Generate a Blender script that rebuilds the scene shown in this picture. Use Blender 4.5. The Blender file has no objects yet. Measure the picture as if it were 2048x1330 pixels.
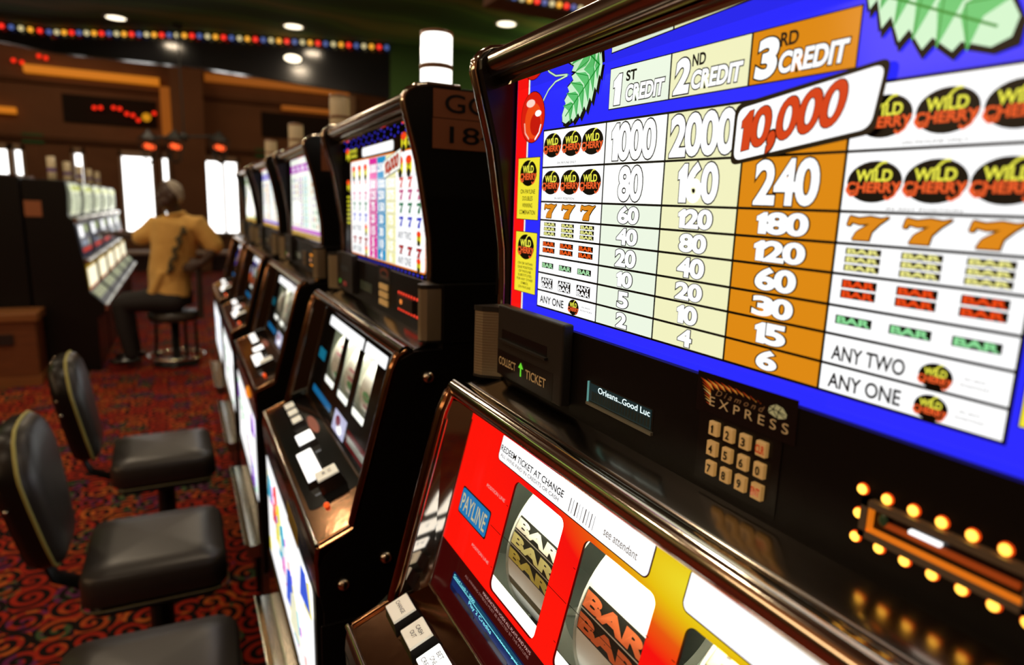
import bpy, bmesh, math, random
from mathutils import Vector, Matrix
random.seed(7)
D_ = bpy.data
SC = bpy.context.scene
COL = SC.collection
H = 1.42            # camera height above the carpet (geometry below is measured from the camera, z up)

# ------------------------------------------------------------------ camera, world, exposure, room lights and added fills
cam = D_.cameras.new('camera'); camo = D_.objects.new('camera', cam); COL.objects.link(camo)
cam.sensor_width = 36.0; cam.lens = 1298.9 / 2048 * 36
Mw = Matrix(((0.89366275, -0.44755898, 0.03252474), (0.05404888, 0.17930766, 0.98230722), (-0.44547235, -0.87609345, 0.18443064)))
camo.matrix_world = Matrix.Translation((0, 0, H)) @ Mw.transposed().to_4x4()
cam.clip_start = 0.01; cam.clip_end = 200
cam.dof.use_dof = True; cam.dof.focus_distance = 0.52; cam.dof.aperture_fstop = 4.8
SC.camera = camo
SC.view_settings.view_transform = 'Standard'; SC.view_settings.look = 'None'
SC.view_settings.exposure = 0.0; SC.view_settings.gamma = 1.0; SC.view_settings.use_curve_mapping = False
world = D_.worlds.new('daylight'); SC.world = world; world.use_nodes = True
world.node_tree.nodes['Background'].inputs[0].default_value = (1.0, 0.98, 0.95, 1)
world.node_tree.nodes['Background'].inputs[1].default_value = 3.5

CEIL = 2.0
def area(name, loc, size, power, color, rot=(0, 0, 0), shape='DISK', sy=None, spread=None):
    l = D_.lights.new(name, 'AREA'); l.shape = shape; l.size = size; l.energy = power; l.color = color
    if sy: l.size_y = sy
    if spread: l.spread = spread
    o = D_.objects.new(name, l); COL.objects.link(o); o.location = (loc[0], loc[1], loc[2] + H); o.rotation_euler = rot
    return o
DOWN = [(-0.54, 9.08), (1.27, 8.29), (3.28, 6.83),
        (-2.6, 6.4), (-2.6, 3.6), (-2.6, 0.8), (-1.0, -0.6), (-0.5, 4.4), (0.2, 1.9), (1.7, 3.6), (1.7, 0.6), (1.0, -2.2), (-1.4, 2.2), (-0.9, 5.1), (0.5, 7.3)]  # unseen from here on; last two added to brighten the man and carpet
for i, (x, y) in enumerate(DOWN):
    area('downlight_or_fill', (x, y, CEIL - 0.03), 0.2, 8.0 if y < 4 else (20.0 if x in (-0.9, 0.5) else 7.0), (1.0, 0.80, 0.56))

# added unseen area lights: brighten the ceiling and the walls of the room
area('ceiling_fill', (-3.6, 1.0, 1.35), 2.5, 55.0, (1.0, 0.62, 0.30), (math.pi, 0, 0), 'RECTANGLE', 5.0)
area('ceiling_fill', (3.6, 1.5, 1.35), 2.0, 45.0, (1.0, 0.62, 0.30), (math.pi, 0, 0), 'RECTANGLE', 4.0)
area('ceiling_fill', (-4.6, 7.6, 1.0), 1.2, 90.0, (0.95, 1.0, 0.55), (math.radians(180), math.radians(-35), 0), 'RECTANGLE', 2.0)
area('ceiling_fill', (5.2, 6.2, 0.7), 1.2, 90.0, (0.8, 1.0, 0.45), (math.radians(180), math.radians(35), 0), 'RECTANGLE', 2.0)
area('mural_fill', (4.3, 6.2, 0.4), 1.5, 11.0, (0.75, 1.0, 0.5), (math.radians(90), 0, 0), 'RECTANGLE', 2.5)  # added fill that brightens the green mural, no fitting there
area('far_wall_fill', (-2.0, 12.6, 2.6), 3.0, 20.0, (1.0, 0.60, 0.32), (math.radians(42), 0, 0), 'RECTANGLE', 0.6)  # this and the next: added wash to lift the far wall
area('far_wall_fill', (2.4, 12.6, 2.6), 3.0, 15.0, (1.0, 0.58, 0.28), (math.radians(42), 0, 0), 'RECTANGLE', 0.6)

area('left_wall_fill', (-5.2, 1.5, 1.7), 1.0, 62.0, (1.0, 0.66, 0.36), (0, math.radians(-62), 0), 'RECTANGLE', 6.0)  # added behind the view so the chrome mirrors brighter walls; next one too
area('back_wall_fill', (-1.5, -3.4, 1.7), 5.0, 45.0, (1.0, 0.70, 0.42), (math.radians(-60), 0, 0), 'RECTANGLE', 1.0)

# ------------------------------------------------------------------ materials
def lin(c):
    c = c / 255.0
    return c / 12.92 if c <= 0.04045 else ((c + 0.055) / 1.055) ** 2.4
def rgb(h): return (lin(int(h[0:2], 16)), lin(int(h[2:4], 16)), lin(int(h[4:6], 16)), 1)
_m = {}
def pmat(name, color, rough=0.5, metal=0.0, spec=0.5, emis=None, es=0.0, coat=0.0, bump=None, noise=None):
    if name in _m: return _m[name]
    m = D_.materials.new(name); m.use_nodes = True; nt = m.node_tree; b = nt.nodes['Principled BSDF']
    if isinstance(color, str): color = rgb(color)
    b.inputs['Base Color'].default_value = color if len(color) == 4 else (*color, 1)
    b.inputs['Roughness'].default_value = rough; b.inputs['Metallic'].default_value = metal
    b.inputs['Specular IOR Level'].default_value = spec
    b.inputs['Coat Weight'].default_value = coat; b.inputs['Coat Roughness'].default_value = 0.06
    if emis is not None:
        b.inputs['Emission Color'].default_value = rgb(emis) if isinstance(emis, str) else (*emis, 1)
        b.inputs['Emission Strength'].default_value = es
    if bump:
        tc = nt.nodes.new('ShaderNodeTexCoord'); n = nt.nodes.new('ShaderNodeTexNoise'); n.inputs['Scale'].default_value = bump[0]
        n.inputs['Detail'].default_value = 4
        bp = nt.nodes.new('ShaderNodeBump'); bp.inputs['Strength'].default_value = bump[1]; bp.inputs['Distance'].default_value = bump[2]
        nt.links.new(tc.outputs['Object'], n.inputs['Vector']); nt.links.new(n.outputs['Fac'], bp.inputs['Height']); nt.links.new(bp.outputs['Normal'], b.inputs['Normal'])
    if noise:   # (scale, colour2, stretch) slow colour variation
        tc = nt.nodes.new('ShaderNodeTexCoord'); mp = nt.nodes.new('ShaderNodeMapping'); mp.inputs['Scale'].default_value = noise[2]
        n = nt.nodes.new('ShaderNodeTexNoise'); n.inputs['Scale'].default_value = noise[0]; n.inputs['Detail'].default_value = 6
        r = nt.nodes.new('ShaderNodeMix'); r.data_type = 'RGBA'; r.inputs[6].default_value = b.inputs['Base Color'].default_value
        c2 = noise[1]; c2 = rgb(c2) if isinstance(c2, str) else (*c2, 1); r.inputs[7].default_value = c2
        nt.links.new(tc.outputs['Object'], mp.inputs['Vector']); nt.links.new(mp.outputs[0], n.inputs['Vector'])
        nt.links.new(n.outputs['Fac'], r.inputs[0]); nt.links.new(r.outputs[2], b.inputs['Base Color'])
    _m[name] = m
    return m
def glow(hexc, s=1.0):      # backlit print behind glass
    return pmat('backlit_' + hexc + '_%d' % round(s * 100), (0.004, 0.004, 0.004), 0.12, 0, 0.35, hexc, s)
def ink(hexc, rough=0.35): return pmat('ink_' + hexc, hexc, rough)

BLACK = pmat('black_plastic', (0.005, 0.0045, 0.004), 0.40, spec=0.22, bump=(300, 0.15, 0.0006))
SATIN = pmat('satin_black', (0.008, 0.007, 0.006), 0.32, spec=0.28)
GLOSS = pmat('gloss_black', (0.006, 0.006, 0.006), 0.10, coat=0.3)
BOXP = pmat('charcoal_plastic', (0.026, 0.023, 0.018), 0.45, spec=0.3, bump=(500, 0.1, 0.0004))
CHROME = pmat('chrome', (0.74, 0.66, 0.55), 0.11, 1.0, bump=(30, 0.06, 0.002))
CHROME2 = pmat('ceiling_tinted_chrome', (0.36, 0.19, 0.095), 0.13, 1.0, noise=(60, (0.22, 0.10, 0.045), (1, 1, 1)), bump=(90, 0.10, 0.001))  # chrome with the warm ceiling's reflection tinted into its base colour
SHELF = pmat('smoked_mirror_shelf', (0.30, 0.25, 0.20), 0.16, 1.0)
MIRROR = pmat('mirror_strip', (0.85, 0.88, 0.80), 0.03, 1.0)
TUBEM = pmat('brown_chrome_tube', (0.46, 0.36, 0.26), 0.17, 1.0)
STEEL = pmat('brushed_steel', (0.72, 0.72, 0.62), 0.22, 1.0, bump=(60, 0.1, 0.001))
GRILL = pmat('bronze_grille', (0.40, 0.34, 0.22), 0.40, 0.6)
WHITEP = pmat('lit_white_button', (0.75, 0.72, 0.60), 0.30, emis='fff8e0', es=0.32)
WHITEB = pmat('bright_white_button', (0.8, 0.8, 0.75), 0.3, emis='ffffff', es=1.2)
BTNB = pmat('button_black', (0.014, 0.013, 0.012), 0.25)
KEYM = pmat('keypad_key', (0.62, 0.46, 0.26), 0.45, emis='d09a50', es=0.34)
PLATE = pmat('asset_plate', (0.30, 0.095, 0.03), 0.55)
LEATH = pmat('black_leather', (0.032, 0.027, 0.022), 0.36, bump=(260, 0.25, 0.0008))
PIPED = pmat('dull_piping', (.20, .17, .07), .5)
PIPE = pmat('yellow_piping', (0.42, 0.38, 0.10), 0.5)
REEL = pmat('reel_strip', (0.86, 0.86, 0.78), 0.45)
REELSIDE = pmat('reel_flange', (0.50, 0.50, 0.40), 0.35)
CAV = pmat('reel_bay', (0.10, 0.11, 0.08), 0.5)
WOOD = pmat('stained_wood', (0.23, 0.075, 0.022), 0.45, noise=(6, (0.10, 0.030, 0.010), (1, 1, 8)))

def thin_glass():
    m = D_.materials.new('clear_glass'); m.use_nodes = True; nt = m.node_tree; nt.nodes.remove(nt.nodes['Principled BSDF'])
    out = nt.nodes['Material Output']; t = nt.nodes.new('ShaderNodeBsdfTransparent'); g = nt.nodes.new('ShaderNodeBsdfGlossy'); g.inputs['Roughness'].default_value = 0.03
    f = nt.nodes.new('ShaderNodeFresnel'); f.inputs['IOR'].default_value = 1.22; mx = nt.nodes.new('ShaderNodeMixShader')
    nt.links.new(f.outputs[0], mx.inputs[0]); nt.links.new(t.outputs[0], mx.inputs[1]); nt.links.new(g.outputs[0], mx.inputs[2]); nt.links.new(mx.outputs[0], out.inputs[0])
    return m
GLASS = thin_glass()

def door_art(name, c_far, c_mid, c_hot, s, hot):   # printed gradient of the belly/reel glass, from object position
    m = D_.materials.new(name); m.use_nodes = True; nt = m.node_tree; b = nt.nodes['Principled BSDF']
    b.inputs['Base Color'].default_value = (0.004, 0.003, 0.003, 1); b.inputs['Roughness'].default_value = 0.12
    tc = nt.nodes.new('ShaderNodeTexCoord'); mp = nt.nodes.new('ShaderNodeMapping'); mp.vector_type = 'POINT'
    mp.inputs['Location'].default_value = hot[0]; mp.inputs['Scale'].default_value = hot[1]
    ln = nt.nodes.new('ShaderNodeVectorMath'); ln.operation = 'LENGTH'; cr = nt.nodes.new('ShaderNodeValToRGB')
    e = cr.color_ramp.elements; e[0].position = 0.0; e[0].color = rgb(c_hot[0]); e[1].position = 1.0; e[1].color = rgb(c_far)
    for p, c in [(0.16, c_hot[1]), (0.32, c_hot[2]), (0.46, c_mid), (0.80, c_far)]:
        q = e.new(p); q.color = rgb(c)
    nt.links.new(tc.outputs['Object'], mp.inputs[0]); nt.links.new(mp.outputs[0], ln.inputs[0]); nt.links.new(ln.outputs['Value'], cr.inputs[0])
    nt.links.new(cr.outputs[0], b.inputs['Emission Color']); b.inputs['Emission Strength'].default_value = s
    return m

# ------------------------------------------------------------------ mesh building
class MB:
    def __init__(s): s.v = []; s.f = []; s.mi = []; s.sm = []; s.mats = []
    def m(s, mat):
        if mat not in s.mats: s.mats.append(mat)
        return s.mats.index(mat)
    def add(s, vs, fs, mat, smooth=False):
        o = len(s.v); k = s.m(mat); s.v += [tuple(v) for v in vs]
        for f in fs: s.f.append([i + o for i in f]); s.mi.append(k); s.sm.append(smooth)
        return s
    def box(s, x0, x1, y0, y1, z0, z1, mat):
        vs = [(x, y, z) for x in (x0, x1) for y in (y0, y1) for z in (z0, z1)]
        return s.add(vs, [(0, 1, 3, 2), (4, 6, 7, 5), (0, 4, 5, 1), (2, 3, 7, 6), (0, 2, 6, 4), (1, 5, 7, 3)], mat)
    def prism(s, pts, y0, y1, mat, smooth=False, ax='y'):
        n = len(pts)
        if ax == 'y': P = [(a, y0, b) for a, b in pts] + [(a, y1, b) for a, b in pts]
        elif ax == 'z': P = [(a, b, y0) for a, b in pts] + [(a, b, y1) for a, b in pts]
        else: P = [(y0, a, b) for a, b in pts] + [(y1, a, b) for a, b in pts]
        s.add(P, [(i, (i + 1) % n, n + (i + 1) % n, n + i) for i in range(n)], mat, smooth)
        s.add(P, [tuple(range(n))[::-1], tuple(range(n, 2 * n))], mat)
        return s
    def sweep(s, pts, rads, mat, n=12, side=(0, 1, 0), cap=True, closed=False):
        pts = [Vector(p) for p in pts]; N = len(pts); vs = []; sd = Vector(side)
        for i, p in enumerate(pts):
            if closed: t = pts[(i + 1) % N] - pts[i - 1]
            else: t = pts[min(i + 1, N - 1)] - pts[max(i - 1, 0)]
            t.normalize(); a = sd - t * sd.dot(t)
            if a.length < 1e-4: a = Vector((1, 0, 0)) - t * t.x
            a.normalize(); b = t.cross(a); r = rads[i] if isinstance(rads, list) else rads
            ra, rb = (r, r) if not isinstance(r, tuple) else r
            for k in range(n):
                q = 2 * math.pi * k / n; vs.append(p + a * (ra * math.cos(q)) + b * (rb * math.sin(q)))
        fs = []
        for i in range(N if closed else N - 1):
            j = (i + 1) % N
            for k in range(n): fs.append((i * n + k, i * n + (k + 1) % n, j * n + (k + 1) % n, j * n + k))
        s.add(vs, fs, mat, True)
        if cap and not closed: s.add(vs, [tuple(range(n))[::-1], tuple(range((N - 1) * n, N * n))], mat)
        return s
    def ball(s, c, r, mat, n=16, m=10):
        c = Vector(c); r = (r, r, r) if not isinstance(r, tuple) else r; vs = []; fs = []
        for i in range(m + 1):
            a = math.pi * i / m
            for k in range(n):
                b = 2 * math.pi * k / n; vs.append((c.x + r[0] * math.sin(a) * math.cos(b), c.y + r[1] * math.sin(a) * math.sin(b), c.z + r[2] * math.cos(a)))
        for i in range(m):
            for k in range(n): fs.append((i * n + k, (i + 1) * n + k, (i + 1) * n + (k + 1) % n, i * n + (k + 1) % n))
        return s.add(vs, fs, mat, True)
    def lathe(s, c, prof, mat, n=24, smooth=True):
        vs = []; fs = []
        for r, z in prof:
            for k in range(n):
                a = 2 * math.pi * k / n; vs.append((c[0] + r * math.cos(a), c[1] + r * math.sin(a), c[2] + z))
        for i in range(len(prof) - 1):
            for k in range(n): fs.append((i * n + k, i * n + (k + 1) % n, (i + 1) * n + (k + 1) % n, (i + 1) * n + k))
        return s.add(vs, fs, mat, smooth)
    def build(s, name, parent=None, origin=(0, 0, 0), dy=0.0, mods=None):
        me = D_.meshes.new(name); ox, oy, oz = origin
        me.from_pydata([(x - ox, y + dy - oy, z + H - oz) for x, y, z in s.v], [], s.f); me.update()
        for m in s.mats: me.materials.append(m)
        me.polygons.foreach_set('material_index', s.mi); me.polygons.foreach_set('use_smooth', s.sm)
        bm = bmesh.new(); bm.from_mesh(me); bmesh.ops.remove_doubles(bm, verts=bm.verts, dist=1e-6) if mods else None
        if mods: bmesh.ops.recalc_face_normals(bm, faces=bm.faces)
        bm.to_mesh(me); bm.free()
        o = D_.objects.new(name, me); COL.objects.link(o)
        if parent is not None: o.parent = parent
        else: o.location = origin
        for k in (mods or []):
            if k[0] == 'bevel':
                b = o.modifiers.new('bevel', 'BEVEL'); b.width = k[1]; b.segments = k[2]; b.limit_method = 'ANGLE'; b.angle_limit = math.radians(35)
            if k[0] == 'sub': b = o.modifiers.new('sub', 'SUBSURF'); b.levels = k[1]; b.render_levels = k[1]
            if k[0] == 'remesh': b = o.modifiers.new('remesh', 'REMESH'); b.mode = 'VOXEL'; b.voxel_size = k[1]; b.use_smooth_shade = True
            if k[0] == 'smooth': b = o.modifiers.new('smooth', 'SMOOTH'); b.factor = 0.5; b.iterations = k[1]
        return o
def thing(name, label, cat, loc, group=None):
    o = D_.objects.new(name, None); COL.objects.link(o); o.location = loc; o.empty_display_size = 0.1
    o['label'] = label; o['category'] = cat
    if group: o['group'] = group
    return o
def tag(o, label, cat, group=None):
    o['label'] = label; o['category'] = cat
    if group: o['group'] = group
    return o
def struct(o): o['kind'] = 'structure'; return o

# ------------------------------------------------------------------ flat artwork on a surface
class Face:
    def __init__(s, mb, fn): s.mb = mb; s.fn = fn     # fn(a,b,h) -> xyz ; a decreases to the reader's right when flip
    def poly(s, pts, h, mat): s.mb.add([s.fn(a, b, h) for a, b in pts], [tuple(range(len(pts)))], mat)
    def rect(s, a0, a1, b0, b1, h, mat): s.poly([(a0, b0), (a1, b0), (a1, b1), (a0, b1)], h, mat)
    def rrect(s, a0, a1, b0, b1, r, h, mat, n=5):
        sa = 1 if a1 > a0 else -1; sb = 1 if b1 > b0 else -1; P = []
        for (ca, cb, st) in ((a1 - sa * r, b1 - sb * r, 0), (a0 + sa * r, b1 - sb * r, 90), (a0 + sa * r, b0 + sb * r, 180), (a1 - sa * r, b0 + sb * r, 270)):
            for k in range(n + 1):
                q = math.radians(st + 90 * k / n); P.append((ca + sa * r * math.cos(q), cb + sb * r * math.sin(q)))
        s.poly(P, h, mat)
    def ell(s, ac, bc, ra, rb, h, mat, n=28): s.poly([(ac + ra * math.cos(2 * math.pi * k / n), bc + rb * math.sin(2 * math.pi * k / n)) for k in range(n)], h, mat)
    def line(s, pts, w, h, mat):
        for (p, q) in zip(pts[:-1], pts[1:]):
            dx, dy = q[0] - p[0], q[1] - p[1]; l = math.hypot(dx, dy) or 1; nx, ny = -dy / l * w / 2, dx / l * w / 2
            s.poly([(p[0] + nx, p[1] + ny), (q[0] + nx, q[1] + ny), (q[0] - nx, q[1] - ny), (p[0] - nx, p[1] - ny)], h, mat)
    def text(s, body, a0, a1, b0, b1, h, layers, shear=0.0, quad=None):
        """layers: list of (font offset, material), bottom first; the un-offset glyphs fill the box a0..a1 x b0..b1"""
        base = glyphs(body, 0.0, shear); xs = [v[0] for v in base[0]]; ys = [v[1] for v in base[0]]
        if not xs: return
        x0, x1, y0, y1 = min(xs), max(xs), min(ys), max(ys)
        for i, (off, mat) in enumerate(layers):
            vs, fs = glyphs(body, off, shear) if off else base
            P = []
            for x, y in vs:
                u = (x - x0) / (x1 - x0); w = (y - y0) / max(y1 - y0, 1e-6)
                if quad:
                    (A, B, C_, Dd) = quad    # bottom-left, bottom-right, top-right, top-left
                    a = (A[0] * (1 - u) + B[0] * u) * (1 - w) + (Dd[0] * (1 - u) + C_[0] * u) * w
                    b = (A[1] * (1 - u) + B[1] * u) * (1 - w) + (Dd[1] * (1 - u) + C_[1] * u) * w
                else: a = a0 + (a1 - a0) * u; b = b0 + (b1 - b0) * w
                P.append(s.fn(a, b, h + i * 0.00012))
            s.mb.add(P, fs, mat)
def grow(P, d):
    n = len(P); out = []; ar = sum(P[i][0] * P[(i + 1) % n][1] - P[(i + 1) % n][0] * P[i][1] for i in range(n)); sg = 1 if ar > 0 else -1
    for i in range(n):
        p0, p, p1 = Vector(P[i - 1]), Vector(P[i]), Vector(P[(i + 1) % n]); e0 = (p - p0).normalized(); e1 = (p1 - p).normalized()
        n0 = Vector((e0.y, -e0.x)) * sg; n1 = Vector((e1.y, -e1.x)) * sg; m = (n0 + n1); m = m / max(m.dot(n0), .35) if m.length > 1e-6 else n0
        out.append((p.x + m.x * d, p.y + m.y * d))
    return out
ONE = [(.26, 0), (1.0, 0), (1.0, 1.0), (.70, 1.0), (0, .80), (0, .66), (.26, .68)]
def number(F, s, a0, a1, b0, b1, h, layers, quad=None, shear=0.0):
    wr = {'1': .56, ',': .30}; tot = sum(wr.get(c, 1.0) for c in s); u = 0
    if quad is None: quad = [(a0, b0), (a1, b0), (a1, b1), (a0, b1)]
    def Q(x, y):
        A, B, C_, D0 = quad; x = x + shear * (y - .5) / max(tot, 1) * .6
        return ((A[0] * (1 - x) + B[0] * x) * (1 - y) + (D0[0] * (1 - x) + C_[0] * x) * y, (A[1] * (1 - x) + B[1] * x) * (1 - y) + (D0[1] * (1 - x) + C_[1] * x) * y)
    H_ = math.dist(quad[0], quad[3])
    for i, (off, mat) in enumerate(layers):
        u = 0
        for c in s:
            w = wr.get(c, 1.0); x0, x1 = u / tot, (u + w) / tot; g = .04 / tot
            if c == '1':
                P = [Q(x0 + g + (x1 - x0 - 2 * g) * px, py) for px, py in ONE]; F.poly(grow(P, off * H_ * 1.15), h + i * .00012, mat)
            else:
                y0, y1 = (-.16, .20) if c == ',' else (0, 1)
                F.text(c, 0, 0, 0, 0, h + i * .00012, [(off * (1 if c != ',' else 2.2), mat)], quad=[Q(x0 + g, y0), Q(x1 - g, y0), Q(x1 - g, y1), Q(x0 + g, y1)])
            u += w
_g = {}
def glyphs(body, off, shear):
    k = (body, round(off, 4), shear)
    if k in _g: return _g[k]
    cu = D_.curves.new('lettering', 'FONT'); cu.body = body; cu.size = 1; cu.offset = off; cu.shear = shear; cu.resolution_u = 5; cu.space_character = 1.0
    o = D_.objects.new('lettering', cu); me = o.to_mesh()
    r = ([(v.co.x, v.co.y) for v in me.vertices], [tuple(p.vertices) for p in me.polygons])
    o.to_mesh_clear(); D_.objects.remove(o); D_.curves.remove(cu); _g[k] = r
    return r

WH, PW = glow('ffffff', 1.12), glow('f8f8ec', 1.08)
BLU, RED, YEL, ORA = glow('2c2cff', 1.0), glow('ff1410', 1.0), glow('f4e636', 1.0), glow('de8a14', 1.0)
MINT, LEMON = glow('eef8e4', 1.0), glow('f3f2c2', 1.0)
GRN, LGRN, DGRN = glow('5fc470', 1.0), glow('cdf2cc', 1.0), glow('128a2a', 1.0)
K = ink('060503'); KE = ink('0c0b04')
RINK = glow('e0481c', 0.9); YINK = glow('f4f04e', 1.0); OINK = glow('f0602c', 1.0)

def logo_wild(F, a, b, ra, rb, h, detail=True):
    F.ell(a, b, ra, rb, h, KE)
    sg = -1
    F.text('WILD', a - sg * ra * 0.66, a + sg * ra * 0.62, b + rb * 0.04, b + rb * 0.56, h + .00012, [(0.03, YINK)])
    F.text('CHERRY', a - sg * ra * 0.98, a + sg * ra * 0.97, b - rb * 0.50, b - rb * 0.02, h + .00012, [(0.035, OINK)])
    if detail:
        P = [(a - sg * ra * (0.02 - 0.42 * t), b + rb * (0.55 + 0.38 * math.sin(t * 1.9))) for t in [i / 6 for i in range(7)]]
        F.line(P, rb * 0.11, h + .00014, YINK)
        F.line([(a - sg * ra * .92, b - rb * .15), (a - sg * ra * .99, b - rb * .4), (a - sg * ra * .80, b - rb * .68), (a - sg * ra * .55, b - rb * .55)], rb * .13, h + .00014, OINK)
        F.line([(a + sg * ra * .90, b - rb * .1), (a + sg * ra * .80, b - rb * .62), (a + sg * ra * .55, b - rb * .85), (a + sg * ra * .45, b - rb * .66)], rb * .12, h + .00014, OINK)
def seven(F, a0, a1, b0, b1, h, fill, edge=None, e=0.0009):
    P = [(0.05, 1), (0.28, .92), (0.55, 1.0), (0.80, .93), (1.0, 1.02), (0.78, .70), (0.62, .38), (0.58, 0), (0.16, 0), (0.25, .34), (0.55, .70), (0.30, .66), (0.12, .74), (0.08, .60), (0.0, .60)]
    Q = [(a0 + (a1 - a0) * u, b0 + (b1 - b0) * w) for u, w in P]
    if edge:
        ca = sum(q[0] for q in Q) / len(Q); cb = sum(q[1] for q in Q) / len(Q)
        for dx, dy in ((e, 0), (-e, 0), (0, e), (0, -e), (-e, -e)): F.poly([(q[0] + dx, q[1] + dy) for q in Q], h, edge); h += 0.00001
        h += .0001
    F.poly(Q, h, fill)
def bars(F, a0, a1, b1, n, hh, gap, h, bg, fg):
    for k in range(n):
        t = b1 - k * (hh + gap); F.rect(a0, a1, t - hh, t, h, bg)
        F.text('BAR', a0 + (a1 - a0) * .07, a0 + (a1 - a0) * .93, t - hh * .86, t - hh * .14, h + .00012, [(0.04, fg)])
def leaf(F, tip, stem, width, h, top=9):
    # serrated leaf from stem to tip, drawn in its own axis
    ax, ay = tip[0] - stem[0], tip[1] - stem[1]; L = math.hypot(ax, ay); ux, uy = ax / L, ay / L; vx, vy = -uy, ux
    def P(t, w): return (stem[0] + ux * L * t + vx * w, min(stem[1] + uy * L * t + vy * w, top))
    def outline(sc, g):
        R = []
        for sgn in (1, -1):
            S = []
            for i in range(7):
                t0 = i / 7; t1 = (i + 0.85) / 7; w0 = math.sin(math.pi * (t0 * .86 + .10)) ** .8; w1 = math.sin(math.pi * (min(t1, 1) * .86 + .10)) ** .8
                S.append(P(t0 - .0 * g, sgn * width * sc * w0 * .80)); S.append(P(t1 + .02, sgn * width * sc * (w1 * 1.05)))
            R.append(S)
        a = R[0] + [P(1.04 * (1 + g), 0)] + R[1][::-1]
        return a
    sh = outline(1.10, .02); F.poly([(p[0] - .0022, p[1] - .0028) for p in sh], h, K); F.poly(outline(1.08, .02), h + .0001, K)
    F.poly(outline(1.0, 0), h + .0002, LGRN)
    for sgn, m in ((1, GRN), (-1, GRN)):
        for i in range(6):
            t0 = i / 7 + .02; t1 = (i + 1) / 7
            w1 = math.sin(math.pi * (t1 * .86 + .10)) ** .8
            F.poly([P(t0, 0), P(t1, 0), P(t1 + .06, sgn * width * w1 * .92), P(t1 - .02, sgn * width * w1 * .60), P(t0 + .02, sgn * width * w1 * .30)], h + .0003 + i * .00001, m)
            F.line([P(t0, 0), P(t1 + .05, sgn * width * w1 * .85)], .0006, h + .0004, DGRN)
    F.line([P(-.05, 0), P(.95, 0)], .0012, h + .00045, DGRN)

def glass_fn(warp):
    def fn(a, b, h):
        z = b + (0.133 * (a - 0.373) * (b + 0.09) if warp else 0)
        return (0.306 - h, a, z)
    return fn

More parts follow.
